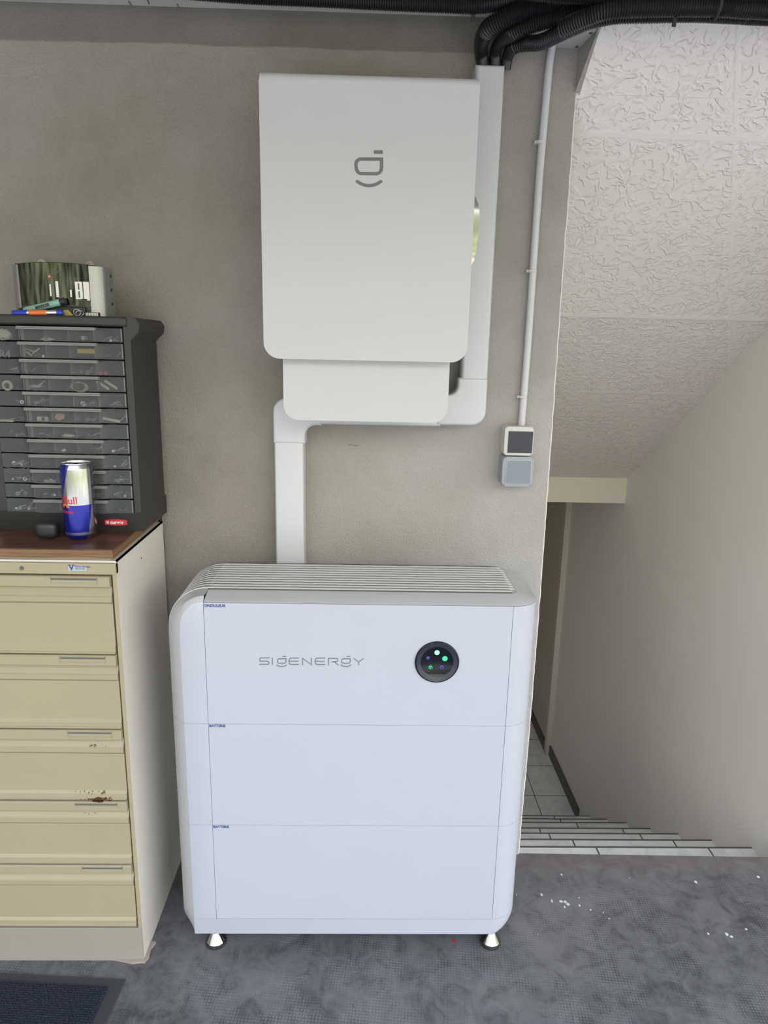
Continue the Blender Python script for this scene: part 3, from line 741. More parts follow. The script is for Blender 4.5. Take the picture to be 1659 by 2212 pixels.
# right elbow
xR = PX(1052, 850)[0]; zbr = PX(1000, 919)[1]; ztr = PX(1040, 817)[1]; xi = PX(990, 816)[0]; zi = PX(975, 853)[1]
pts = [(xr0, zbr), (xR-.035, zbr)] + arc(xR-.035, zbr+.035, .035, -90, 0, 8)[1:] + [(xR, ztr), (xi, ztr), (xi, zi+.024)] + arc(xi-.024, zi+.024, .024, 0, -90, 8)[1:] + [(xr0, zi)]
bm = B(); cover(bm, pts, TY-.003); obj('trunking_elbow', bm, MT['pvc'], tk, 35)
a0, a1 = PX(994, 815)[0], PX(1054, 818)[0]; zt2 = PX(1070, 138)[1]
bm = B(); cover(bm, [(a0+.003, ztr-.01), (a1, ztr-.01), (a1, zt2), (a0+.003, zt2)], TY, .010); obj('trunking_cover', bm, MT['pvc'], tk, 35)
XD0, XD1, ZD = a0+.003, a1, zt2

# ================================================================== HOSES
def hose(name, pts, r, label, smooth_len=0.0, pitch=.0052, y=None, group='black corrugated conduits'):
    path = resample(catmull([Vector(p) for p in pts], 24), pitch/4)
    def rad(i):
        s = i*pitch/4
        if s < smooth_len: return r*(.74+.20*(s/smooth_len)**2)
        return r*(1.0, .93, .84, .93)[i % 4]
    bm = B(); tube(bm, path, rad, 14); return top(name, bm, MT['hose'], label, 'conduit', group, smooth=60)
def q(u, v, y): return onY(u, v, y)
HG = [
 ([q(1046, 150, .045), q(1040, 118, .035), q(1041, 88, .00), q(1058, 60, -.03), q(1094, 38, -.05), q(1142, 20, -.06), q(1200, 9, -.07), q(1300, -8, -.09), q(1420, -26, -.09)], .0200, 'leftmost black hose curving out of the top of the right trunking', .09),
 ([q(1070, 152, .045), q(1070, 118, .035), q(1079, 92, .01), q(1104, 72, -.02), q(1148, 52, -.045), q(1200, 39, -.065), q(1260, 28, -.08), q(1340, 14, -.10), q(1440, 6, -.12), q(1560, 8, -.12), q(1690, 14, -.12)], .0185, 'black hose in the middle of the three leaving the right trunking', .10),
 ([q(1092, 150, .045), q(1096, 124, .035), q(1108, 102, .015), q(1135, 94, .0), q(1165, 92, -.02), q(1198, 78, -.05), q(1232, 62, -.08), q(1278, 44, -.11), q(1330, 34, -.135), q(1400, 31, -.15), q(1500, 29, -.155), q(1600, 33, -.155), q(1700, 38, -.155)], .0165, 'lowest sagging black hose of the three leaving the right trunking', .05),
 ([q(300, -30, -.03), q(400, -20, -.03), q(543, -9, -.03), q(700, -2, -.03), q(836, 5, -.035), q(960, 10, -.04), q(1040, 11, -.045), q(1120, -4, -.03), q(1200, -24, -.02)], .0165, 'black hose running left along the ceiling above the gateway cabinet', 0),
 ([q(1210, 62, -.14), q(1270, 36, -.17), q(1330, 20, -.19), q(1450, 16, -.195), q(1560, 17, -.195), q(1700, 24, -.195)], .0170, 'black hose partly hidden between the other two at top right', 0),
 ([q(1000, -40, -.06), q(1100, -26, -.12), q(1200, -14, -.16), q(1330, -10, -.19), q(1450, -14, -.20), q(1560, -12, -.20), q(1700, -6, -.20)], .0170, 'uppermost black hose in the top right corner', 0)]
for pts_, r_, l_, sl_ in HG:
    if pts_[-1].x > 1.2: pts_.append(pts_[-1]+Vector((.7, .01, .0)))
    if pts_[0].x < 0: pts_.insert(0, pts_[0]+Vector((-.8, 0, 0)))
    hose('corrugated_hose', pts_, r_, l_, sl_)
# dark end sleeve filling the mouth of the trunking
# cable ties / clips
for (u, v, yy, lb_) in [(1022, 33, -.04, 'black tie end under the ceiling hose beside the trunking'), (1457, 44, -.19, 'black tie end under the hose bundle above the stair soffit'), (1546, 20, -.20, 'black tie around the hose bundle at upper right')]:
    p = q(u, v, yy); bm = B(); box(bm, p.x-.004, p.x+.004, p.y-.002, p.y+.002, p.z-.011, p.z+.014, .001)
    if u == 1546:
        tube(bm, [p+Vector((0, math.cos(t)*.024, .012+math.sin(t)*.03)) for t in [i*PI/8 for i in range(17)]], .003, 6)
    top('cable_tie', bm, MT['rubber'], lb_, 'cable tie')
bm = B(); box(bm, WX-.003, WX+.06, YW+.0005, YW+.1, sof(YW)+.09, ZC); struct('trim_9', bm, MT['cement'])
# junction box against the ceiling
za = onY(1215, 104, YW).z
jy_ = onZ(1293, 56, za).y+.02; xa = onY(1180, 105, YW).x; xb = onY(1254, 104, YW).x
jb = thing('junction_box', 'flat off-white junction box at ceiling height right of the trunking', 'box', ((xa+xb)/2, -.02, za))
bm = B(); prism(bm, [(xa-.06, YW-.001), (xb-.0, YW-.001), (xb+.012, YW-.028), (xb+.012, jy_), (xa-.06, jy_)], 'z', za, ZC-.001)
obj('housing', bm, MT['switchwhite'], jb)
bm = B(); lathe(bm, [(.004, za-.0015), (.004, za+.002)], (xb-.012, YW-.012, 0), n=12); obj('screw', bm, MT['dark_slot'], jb)
bm = B(); lathe(bm, [(.004, za-.0015), (.004, za+.002)], (xb-.002, jy_+.015, 0), n=12); obj('screw', bm, MT['dark_slot'], jb)

# ================================================================== SWITCHES AND CONDUIT PIPE
sY = YW-.05
ul = onY(1094, 921, sY); lr = onY(1152, 984, sY)
ds = thing('touch_panel_switch', 'off-white wall switch box with dark square panel, above the grey switch', 'switch', (.785, YW, 1.24))
sx0, sx1, sz0, sz1 = onY(1090, 950, sY).x, onY(1152, 950, sY).x, onY(1120, 984, sY).z, onY(1120, 922, sY).z
bm = B(); prism(bm, rrect(sx0, sx1, sz0, sz1, .006, 5), 'y', sY, YW-.0005)
es = [e for e in bm.edges if all(abs(v.co.y-sY) < 1e-5 for v in e.verts)]
bmesh.ops.bevel(bm, geom=es, offset=.004, segments=3, profile=.5, affect='EDGES')
obj('frame', bm, MT['switchwhite'], ds, 35)
bm = B(); box(bm, sx0+.009, sx1-.0015, sY-.0015, sY+.002, sz0+.0065, sz1-.0115, .0007); obj('panel', bm, MT['screen'], ds)
gs = thing('rocker_switch', 'grey square rocker light switch mounted below the dark panel switch', 'switch', (.785, YW, 1.16))
tx0, tx1, tz0, tz1 = onY(1085, 1020, sY-.004).x, onY(1152, 1020, sY-.004).x, onY(1118, 1051, sY-.004).z, onY(1118, 987, sY-.004).z
bm = B(); prism(bm, rrect(tx0, tx1, tz0, tz1, .009, 6), 'y', sY-.004, YW-.0005)
es = [e for e in bm.edges if all(abs(v.co.y-sY+.004) < 1e-5 for v in e.verts)]
bmesh.ops.bevel(bm, geom=es, offset=.0045, segments=4, profile=.5, affect='EDGES')
obj('frame', bm, MT['switchgrey'], gs, 35)
bm = B(); prism(bm, rrect(tx0+.0095, tx1-.0055, tz0+.0065, tz1-.0075, .004, 5), 'y', sY-.0055, sY); obj('bezel', bm, MT['switchwhite'], gs)
bm = B(); prism(bm, rrect(tx0+.0112, tx1-.0072, tz0+.0082, tz1-.0092, .003, 5), 'y', sY-.0085, sY)
for v in bm.verts:
    if v.co.y < sY-.007: v.co.y += (v.co.z-tz0)*.03
obj('rocker', bm, MT['rocker'], gs)
cp = thing('conduit_pipe', 'thin pale rigid conduit pipe running from the switches up to the ceiling', 'pipe', (.80, YW, 1.32))
cy = YW-.013
pp = [onY(1126, 925, cy), onY(1140, 750, cy), onY(1151, 590, cy), onY(1164, 400, cy), onY(1172, 300, cy), onY(1181, 200, cy), onY(1187, 140, cy), onY(1192, 108, cy), onY(1195, 85, cy-.01)]
bm = B(); tube(bm, catmull(pp, 8), .0088, 16); obj('pipe', bm, MT['pvc'], cp, 60)
for (u, v) in [(1129, 857), (1149, 586), (1167, 308)]:
    p = onY(u, v, cy); bm = B()
    lathe(bm, [(.0110, p.z-.0035), (.0118, p.z-.003), (.0118, p.z+.003), (.0110, p.z+.0035)], (p.x, p.y, 0), n=20)
    box(bm, p.x-.014, p.x-.006, cy-.004, YW-.0005, p.z-.003, p.z+.003)
    obj('pipe_clip', bm, MT['switchwhite'], cp, 40)
# pencil mark on the wall
bm = B(); p1, p2 = onY(752, 961, YW-.0008), onY(774, 963, YW-.0008); tube(bm, [p1, p1.lerp(p2, .5)+Vector((0, 0, .001)), p2], .0008, 5)
top('pencil_mark', bm, MT['dark_slot'], 'short dark pencil stroke on the cement wall below the gateway', 'mark')

# ================================================================== FILING CABINET
CX, CY, CZ = -.121, -.300, 1.039
CL = -.72
fc = thing('filing_cabinet', 'worn beige metal drawer cabinet with rust chips standing at the left', 'cabinet', (-.42, -.13, 0))
def fz(u, v): return onY(u, v, CY).z
vx = 200
zr = fz(vx, 1241)           # bottom of the top rail
def fx(u, v): return onY(u, v, CY).x
DX = fx(240, 1255)          # right end of drawers
bm = B()
box(bm, CX-.0035, CX, CY+.002, .047, .0, CZ)                 # right side
box(bm, CL, CL+.004, CY+.002, .047, .0, CZ)
box(bm, CL, CX-.003, .040, .047, .0, CZ)
box(bm, CL, CX, CY+.004, .047, CZ-.004, CZ)
obj('side_panels', bm, MT['beige2'], fc)
bm = B(); box(bm, DX+.003, CX-.0005, CY, CY+.03, .01, zr+.001, .001); box(bm, CL, CL+.02, CY, CY+.03, .01, zr+.001, .001); box(bm, CL+.02, DX+.003, CY+.016, CY+.03, .08, zr); obj('front_frame', bm, MT['beige'], fc)
bm = B(); box(bm, CL, CX, CY-.004, CY+.012, zr+.001, CZ-.004, .0012); obj('top_rail', bm, MT['beige'], fc)
bm = B(); box(bm, CL, CX-.001, CY-.002, CY+.012, .0, fz(vx, 2004), .0012); obj('kick_plate', bm, MT['kick'], fc)
tops = [1243.5, 1413.5, 1574.5, 1728.5, 1865.5]; bots = [1410, 1571, 1724.5, 1862, 1997]
strip = [23, 22, 20, 19, 17]
slots = [((108, 1247), (211, 1261)), ((128, 1418.5), (229, 1431.5)), ((145, 1579), (242.5, 1592)), ((161, 1731.5), (254.5, 1742)), ((176, 1873), (266, 1883.5))]
ords = ['top', 'second', 'third', 'fourth', 'bottom']
for i in range(5):
    zt, zb, zs = fz(vx+i*12, tops[i]), fz(vx+i*12, bots[i]), fz(vx+i*12, tops[i]+strip[i])
    hgt = zt-zb
    prof = [(CY+.014, zt), (CY-.006, zt), (CY-.0085, zt-.002), (CY-.0085, zs+.0015), (CY-.006, zs), (CY+.006, zs-.001), (CY+.006, zs-.012),
            (CY-.001, zs-.022), (CY-.0035, zs-.024), (CY-.0035, zs-.035), (CY+.002, zs-.041), (CY+.002, zb+.020), (CY-.003, zb+.014), (CY-.003, zb+.004), (CY-.0055, zb+.003), (CY-.0055, zb), (CY+.014, zb)]
    bm = B(); prism(bm, prof, 'x', CL+.022, DX-(.0 if i else .001))
    d = obj('drawer', bm, MT['beige'], fc)
    (ua, va), (ub, vb) = slots[i]
    yy = CY-.0085
    hx0, hx1, ha, hb = onY(ua, va, yy).x, onY(ub, vb, yy).x, onY(ub, va, yy).z, onY(ub, vb, yy).z
    if ha > zt-.002: ha = zt-.002
    bm = B()     # raised frame around the pull, dark slot, tilted flap
    t = .0011
    for (x0_, x1_, z0_, z1_) in [(hx0, hx1, ha-t, ha), (hx0, hx1, hb, hb+t), (hx0, hx0+t, hb, ha), (hx1-t, hx1, hb, ha)]:
        box(bm, x0_, x1_, yy-.0010, yy+.001, z0_, z1_)
    h = obj('handle', bm, MT['beige'], d)
    bm = B(); box(bm, hx0+t, hx1-t, yy-.0003, yy+.001, ha-.0058, ha-t); obj('handle_gap', bm, MT['dark_slot'], d)
# lock and maker's plate on the rail
p = onY(47, 1227, CY-.004); bm = B(); lathe(bm, [(.0045, CY-.0055), (.0045, CY-.003)], (p.x, 0, p.z), 'y', 16); obj('lock', bm, MT['dark_slot'], fc)
p0_, p1_ = onY(147, 1221.5, CY-.004), onY(188, 1233, CY-.004)
bm = B(); box(bm, p0_.x, p1_.x, CY-.0052, CY-.0035, p1_.z, p0_.z); pl = obj('name_plate', bm, simple('plate_grey', (.40, .44, .48), .4, .3), fc)
bm = text_on('V', .017, p0_.x+.002, CY-.0055, p1_.z+.0015, ext=.0002, bold=.0006); obj('text', bm, MT['blueprint'], pl)
bm = text_on('Vickers Ronneo', .0052, p0_.x+.0135, CY-.0055, p1_.z+.0078, ext=.0002); obj('text', bm, MT['blueprint'], pl)
bm = text_on('Systemes Design', .0030, p0_.x+.0150, CY-.0055, p1_.z+.0038, ext=.0002); obj('text', bm, MT['blueprint'], pl)
# small dark hole on the side
bm = B(); pz = onX(305, 1206, CX); lathe(bm, [(.0022, CX-.001), (.0022, CX+.0008)], (0, pz.y, pz.z), 'x', 10)
obj('side_hole', bm, MT['dark_slot'], fc)
# plywood shim under the corner
bm = B(); z0_ = .0
sh = [onZ(215, 2075, 0), onZ(235, 2073, 0), onZ(262, 2078, 0), onZ(285, 2083, 0), onZ(303, 2081, 0), onZ(313, 2081, 0), onZ(322, 2070, 0), onZ(326, 2052, 0), onZ(337, 2038, 0), onZ(327, 2036, 0)]
prism(bm, [(s.x, s.y) for s in sh] + [(-.14, -.25), (-.22, -.27)], 'z', 0, .006)
top('wood_shim', bm, MT['plywood'], 'torn brown board scrap wedged under the beige cabinet corner', 'shim')
# laminate top
tp = thing('worktop', 'dark brown wood laminate board lying on the beige cabinet', 'worktop', (-.42, -.13, CZ))
bm = B(); box(bm, CL-.02, -.127, CY+.0015, .050, 1.0632, 1.065); obj('laminate', bm, MT['wood'], tp)
bm = B(); box(bm, CL-.02, -.126, CY, .050, 1.0455, 1.0631, .0006); obj('core', bm, MT['woodedge'], tp)
bm = B(); box(bm, CL-.01, -.132, CY+.01, .045, CZ+.0003, 1.0454); obj('underlay', bm, MT['beige'], tp)

# ================================================================== SMALL PARTS ORGANISER
OX0, OX1, OY = -.412, -.1225, -.160
og = thing('drawer_organizer', 'anthracite parts organizer with twelve rows of clear drawers on the wood laminate board', 'organizer', (-.27, -.06, 1.065))
PR = -.107                   # right outer side
PL = -.432
OB = .030                    # back
ZB, ZTp = 1.112, 1.526
bm = B()
# right side panel with flared top (profile in x,z), left mirrored
prism(bm, [(OX1+.0008, ZB), (PR, ZB), (PR, 1.499), (-.089, 1.517), (-.087, 1.535), (-.101, 1.547), (OX1+.0008, 1.547)], 'y', OY+.002, OB)
prism(bm, [(OX0-.0008, ZB), (PL, ZB), (PL, 1.499), (-.450, 1.517), (-.452, 1.535), (-.438, 1.547), (OX0-.0008, 1.547)], 'y', OY+.002, OB)
box(bm, OX0-.0008, OX1+.0008, OB-.004, OB, ZB, 1.547)
obj('housing', bm, MT['anthracite'], og)
bm = B(); prism(bm, [(PL-.012, 1.065), (PR-.008, 1.065), (PR+.000, 1.0655), (PR, ZB), (PL, ZB)][:], 'y', OY+.012, .044)
for v in bm.verts:
    if v.co.y < OY+.013 and v.co.z > 1.08: v.co.y = OY+.0
obj('base', bm, MT['anthracite'], og)
bm = B(); box(bm, PL-.018, -.112, OY-.003, OB+.002, ZTp+.0015, 1.549, .006, 4); obj('top_cover', bm, MT['anthracite'], og, 40)
bm = B()
tr_pts = [(-.112, ZTp+.004), (-.089, 1.5165), (-.0855, 1.5345), (-.094, 1.5465), (-.112, 1.549)]
prism(bm, tr_pts, 'y', OY+.001, OB+.002); obj('top_wing', bm, MT['anthracite'], og)
bm = B(); box(bm, OX0, OX1, OB-.006, OB-.0041, ZB, ZTp); obj('back_panel', bm, MT['inner'], og)
# name badge
c_ = onY(251, 1128, OY+.004); bw, bh = .0255, .0075
pts = []
for i in range(9): t = i/8; pts.append((c_.x-bw+2*bw*t, c_.z+bh*(.72+.28*math.sin(PI*t))))
for i in range(9): t = 1-i/8; pts.append((c_.x-bw+2*bw*t, c_.z-bh*(.72+.28*math.sin(PI*t))))
bm = B(); prism(bm, pts, 'y', OY+.0015, OY+.006); bd = obj('badge', bm, MT['curver'], og)
bm = text_on('curver', .0115, c_.x-.0125, OY+.0012, c_.z-.0033, bold=.0003); obj('text', bm, MT['whitetx'], bd)
bm = B()
for i in (-1, 1):
    for j in (-1, 1): box(bm, c_.x-.0190+i*.0017-.0013, c_.x-.0190+i*.0017+.0013, OY+.0009, OY+.0016, c_.z+j*.0017-.0013, c_.z+j*.0017+.0013)
obj('badge_symbol', bm, MT['whitetx'], bd)
# drawers
rowv = [707.6, 741, 778, 813, 848, 882, 916, 949.5, 982, 1014.5, 1047, 1078.5, 1110]
rz = [onY(265+2.7*i, v, OY).z for i, v in enumerate(rowv)]
rz[0] = min(rz[0], ZTp+.001)
wI = (OX1-OX0)
divx = [OX0+wI*f for f in (.235, .425, .60, .79)]
xl0, xl1 = OX0+wI*.235, OX0+wI*.815
def planfront(off=0):
    pts = []
    for i in range(41):
        x = OX0+.001+(wI-.002)*i/40; f = (x-OX0)/wI
        s = lambda t: max(0, min(1, t))
        k = s((f-.20)/.06); k2 = s((.84-f)/.06); kk = min(k, k2); kk = kk*kk*(3-2*kk)
        pts.append((x, OY-.001-.0075*kk+off))
    return pts
def make_drawer(zb_, zt_):
    bm = B(); h0, h1 = zb_+.0012, zt_-.0012
    pf = planfront(); pb = planfront(.0016)
    loft(bm, [[(x, y, h0) for x, y in pf+pb[::-1]], [(x, y, h1-.001) for x, y in pf+pb[::-1]]])
    box(bm, OX0+.001, OX1-.001, OY+.002, OY+.10, h0, h0+.0012)
    for x in [OX0+.001, OX1-.0022]: box(bm, x, x+.0012, OY+.001, OY+.10, h0, h1-.004)
    return bm
drawers = []
for i in range(12):
    d = obj('drawer', make_drawer(rz[i+1], rz[i]), MT['clear'], og)
    bm = B(); h1 = rz[i]-.0012
    prism(bm, [(OY-.0165, h1-.0068), (OY-.0172, h1-.0058), (OY-.0172, h1-.0036), (OY-.0160, h1-.0030), (OY-.0160, h1-.0002), (OY-.008, h1-.0002), (OY-.008, h1-.0068)], 'x', xl0, xl1)
    obj('handle', bm, MT['clearlip'], d)
    for x in divx:
        bm = B(); box(bm, x-.0009, x+.0009, OY-.004, OY+.09, rz[i+1]+.003, h1-.006); obj('divider', bm, MT['clearlip'], d)
    bm = B(); x = divx[0]+.0045
    if i < 7:
        box(bm, x-.0035, x+.0035, OY+.0015, OY+.0028, rz[i+1]+.002, h1-.006); obj('label_strip', bm, MT['clearlip'], d)
    bm = B(); box(bm, OX1-.0038, OX1-.0016, OY-.0018, OY-.001, rz[i+1]+.003, h1-.002); obj('edge_rib', bm, MT['clearlip'], d)
bm = text_on('R4', .023, onY(-1, 770, OY+.03).x, OY+.0285, onY(10, 766, OY+.03).z-.006, bold=.0004); obj('text', bm, MT['switchgrey'], og)

# contents of the drawers
ordn = ['top', 'second', 'third', 'fourth', 'fifth', 'sixth', 'seventh', 'eighth', 'ninth', 'tenth', 'eleventh', 'bottom']
comps = ['left', 'second', 'middle', 'fourth', 'right']
cb = [OX0+.002]+divx+[OX1-.002]
def screw_bm(L=.014, r=.0011):
    bm = B(); lathe(bm, [(r*.2, 0), (r, r*1.5), (r, L-.001), (r*2.2, L), (r*2.2, L+.0006)], (0, 0, 0), 'x', 8); return bm
screw0 = obj('screw', screw_bm(), MT['steel']); nut0 = obj('nut', (lambda bm: (lathe(bm, [(.0032, 0), (.0032, .0022)], (0, 0, 0), 'z', 6), bm)[-1])(B()), MT['steel'])
wash0 = obj('washer', (lambda bm: (lathe(bm, [(.0042, -.0004), (.0042, .0004), (.002, .0004), (.002, -.0004), (.0042, -.0004)], (0, 0, 0), 'y', 14, cap=False), bm)[-1])(B()), MT['steel'])
used = set(); rnd = random.Random(11)
def place(o0, loc, rot, label, group, sc=1):
    if o0.name in used: o = o0.copy(); C.objects.link(o)
    else: o = o0; used.add(o0.name)
    o.location = loc; o.rotation_euler = rot; o.scale = (sc,)*3
    cat = {'s': 'screw', 'n': 'nut', 'w': 'washer'}[o0.name[0]]
    return fin(o, label, cat, group)
def scatter(row, comp, ns, nn, nw, spread=(0.1, .9)):
    x0_, x1_ = cb[comp], cb[comp+1]; zf = rz[row+1]+.0035; where = 'in the %s row of the organizer, %s compartment' % (ordn[row], comps[comp])
    a_, b_ = x0_+(x1_-x0_)*spread[0]+.006, x0_+(x1_-x0_)*spread[1]-.006
    for i in range(ns):
        place(screw0, (rnd.uniform(a_, b_-.006), OY+rnd.uniform(.006, .016)+.0, zf+rnd.uniform(0, .006)), (0, -rnd.uniform(0, .35) if rnd.random() < .7 else -rnd.uniform(.5, .9), rnd.uniform(-.6, .6)), 'small zinc screw '+where, 'screws '+where, rnd.uniform(.8, 1.2))
    for i in range(nn):
        place(nut0, (rnd.uniform(a_, b_), OY+rnd.uniform(.006, .014), zf+rnd.uniform(0, .003)), (rnd.uniform(-.6, .6)+PI/3, rnd.uniform(-.6, .6), 0), 'small steel nut '+where, 'nuts '+where, rnd.uniform(.85, 1.15))
    for i in range(nw):
        place(wash0, (rnd.uniform(a_, b_), OY+rnd.uniform(.006, .014), zf+.003+rnd.uniform(0, .003)), (rnd.uniform(-.5, .5), rnd.uniform(-.3, .3), rnd.uniform(-.6, .6)), 'small round washer '+where, 'washers '+where, rnd.uniform(.8, 1.1))
for args in [(0, 3, 0, 0, 6), (0, 4, 4, 2, 0), (1, 1, 1, 1, 0), (1, 4, 2, 0, 0), (2, 3, 3, 0, 4), (2, 1, 1, 0, 0), (3, 1, 3, 0, 0), (3, 2, 1, 0, 0), (4, 3, 4, 6, 1), (4, 4, 4, 0, 0), (4, 0, 0, 0, 2),
             (5, 3, 4, 1, 1), (5, 4, 2, 0, 0), (6, 0, 4, 1, 0), (6, 3, 2, 1, 0), (6, 1, 3, 0, 0), (8, 3, 4, 0, 0), (7, 3, 4, 0, 0), (2, 0, 3, 0, 0), (4, 1, 3, 0, 1), (0, 0, 0, 2, 2), (7, 4, 4, 2, 0), (7, 2, 0, 2, 0), (8, 0, 10, 3, 2), (8, 4, 4, 2, 0), (8, 1, 1, 1, 0), (9, 0, 6, 1, 2), (9, 3, 4, 2, 0), (9, 4, 9, 2, 1),
             (10, 0, 1, 0, 2), (10, 1, 2, 3, 0), (10, 3, 3, 4, 1), (10, 4, 4, 3, 1), (11, 0, 7, 3, 1), (11, 3, 3, 0, 0), (11, 4, 1, 0, 1), (9, 1, 2, 1, 0), (5, 0, 2, 0, 0)]:
    scatter(*args)
def dpt(u, v, row, dy=.010):      # a point inside a drawer
    p = onY(u, v, OY+dy); return p
def small(name, bm, mt, label, cat, group=None, smooth=40): return top(name, bm, MT[mt], label, cat, group, smooth=smooth)
# distinct bits that can be told apart
p = dpt(187, 758, 1); bm = B(); box(bm, p.x-.020, p.x+.020, p.y-.003, p.y+.003, p.z-.0055, p.z+.0045, .001); small('plastic_strip', bm, 'yellow', 'yellow rectangular strip lying in the second organizer row', 'strip')
for k_, (u, v) in enumerate([(217, 806), (229, 806)]):
    p = dpt(u, v, 2); bm = B(); bmesh.ops.create_uvsphere(bm, u_segments=14, v_segments=10, radius=.0048); bmesh.ops.translate(bm, vec=p, verts=bm.verts)
    small('plastic_ball', bm, 'redpl', 'red round cap in the third organizer row, %s of the pair' % ('left one', 'right one')[k_], 'cap', 'red caps in the third row')
for k_, (u, v) in enumerate([(222, 832), (240, 831)]):
    p = dpt(u, v, 3, .012+.008*k_); bm = B(); box(bm, -.016, .016, -.002, .002, -.0028, .0028, .0006); bm.transform(Matrix.Translation(p) @ Matrix.Rotation(math.radians(33), 4, 'Y'))
    small('plastic_stick', bm, 'cream', 'pale slanted plastic stick in the fourth organizer row, %s of two' % ('left one', 'right one')[k_], 'stick', 'pale sticks in the fourth row')
p = dpt(14, 832, 3); bm = B(); lathe(bm, [(.0085, -.006), (.0115, -.004), (.0115, .002), (.0065, .002), (.0065, -.006), (.0085, -.006)], (p.x, p.y+.006, p.z-.001), 'y', 24, cap=False)
small('plastic_bushing', bm, 'cream', 'cream ring bushing at the left of the fourth organizer row', 'bushing')
p = dpt(170, 835, 3); bm = B()
for k_ in range(3): tube(bm, [(p.x+.016*math.cos(t)+.001*k_, p.y+.004*k_-.002, p.z+.010*math.sin(t)-.001*k_) for t in [i*2*PI/24 for i in range(25)]], .0011, 6)
small('wire_coil', bm, 'cream', 'loop of pale wire in the fourth organizer row', 'coil')
p = dpt(92, 904, 5); bm = B(); box(bm, p.x-.0125, p.x+.0125, p.y-.001, p.y+.001, p.z-.006, p.z+.004); s_ = small('card_tag', bm, 'cream', 'cream card tag with dark dot in the sixth organizer row', 'tag')
bm = B(); lathe(bm, [(.0042, p.y-.0016), (.0042, p.y-.0009)], (p.x+.0015, 0, p.z-.001), 'y', 18); o_ = obj('dot', bm, MT['inner'], s_)
p = dpt(129, 900, 5); bm = B(); prism(bm, [(p.x-.011, p.z-.002), (p.x-.002, p.z-.009), (p.x+.010, p.z-.003), (p.x+.011, p.z+.006), (p.x-.006, p.z+.007)], 'y', p.y-.002, p.y+.004); small('felt_pad', bm, 'copper', 'orange brown felt pad in the sixth organizer row', 'pad')
p = dpt(241, 907, 5); bm = B(); box(bm, -.020, .020, -.003, .003, -.003, .003, .001); bm.transform(Matrix.Translation(p) @ Matrix.Rotation(math.radians(10), 4, 'Y')); small('plastic_plug', bm, 'cream', 'long pale plug lying in the sixth organizer row, right compartment', 'plug')
for k_, (u, v, rw) in enumerate([(103, 733, 0), (148, 941, 6)]):
    p = dpt(u, v, rw); bm = B(); lathe(bm, [(.0006, -.016), (.0025, -.010), (.0045, -.008), (.0045, .006), (.003, .008), (.0012, .015)], (p.x, p.y, p.z), 'x', 10)
    small('wall_plug', bm, 'cream', 'cream wall plug lying in the %s organizer row' % ('top', 'seventh')[k_], 'plug')
for k_, (u, v, an) in enumerate([(60, 762, 32), (78, 758, -35), (66, 757, 20)]):
    p = dpt(u, v, 1, .008+.006*k_); bm = B(); box(bm, -.010, .010, -.0012, .0012, -.0016, .0016, .0004); bm.transform(Matrix.Translation(p) @ Matrix.Rotation(math.radians(an), 4, 'Y'))
    small('plastic_stick', bm, 'cream', 'short cream stick crossed with others in the second organizer row', 'stick', 'crossed sticks in the second row')
p = dpt(72, 835, 3); bm = B(); lathe(bm, [(.0015, -.016), (.0035, -.012), (.004, 0), (.003, .012), (.001, .018)], (p.x, p.y+.004, p.z), 'x', 10); small('wall_plug', bm, 'switchwhite', 'white plug in the fourth organizer row, second compartment', 'plug')
p = dpt(18, 908, 5); bm = B(); box(bm, p.x-.018, p.x+.012, p.y-.003, p.y+.003, p.z-.003, p.z+.002, .001); small('wall_plug', bm, 'cream', 'white plug bundle at the left end of the sixth organizer row', 'plug')
p = dpt(108, 1040, 9); bm = B(); box(bm, p.x-.013, p.x+.014, p.y-.003, p.y+.002, p.z-.003, p.z+.003, .001); small('wall_plug', bm, 'cream', 'cream plug in the tenth organizer row left of the can', 'plug')
p = dpt(15, 724, 0); bm = B(); bmesh.ops.create_icosphere(bm, subdivisions=3, radius=.016)
for v in bm.verts: v.co = Vector((v.co.x*1.3+p.x-.012, v.co.y*.35+p.y+.004, v.co.z*.75+p.z+.001+.001*math.sin(v.co.x*900)))
small('paper_wad', bm, 'cream', 'crumpled pale paper at the left of the top organizer row', 'paper')
p = dpt(36, 1021, 9); bm = B()
for k_ in range(3): tube(bm, catmull([onY(10, 1008+k_*5, OY+.0035), onY(30, 1013+k_*5, OY+.0035), onY(52, 1011+k_*5, OY+.0035), onY(67, 1003+k_*5, OY+.0035)], 5), .0006, 5)
small('plastic_bag', bm, 'clearlip', 'folded clear bag edge at the left of the tenth organizer row', 'bag')

# ================================================================== THINGS ON THE ORGANISER
ZO = 1.549
ck = thing('radio_clock', 'silver and black radio alarm clock with curved front on top of the organizer', 'clock', (-.285, -.075, ZO))
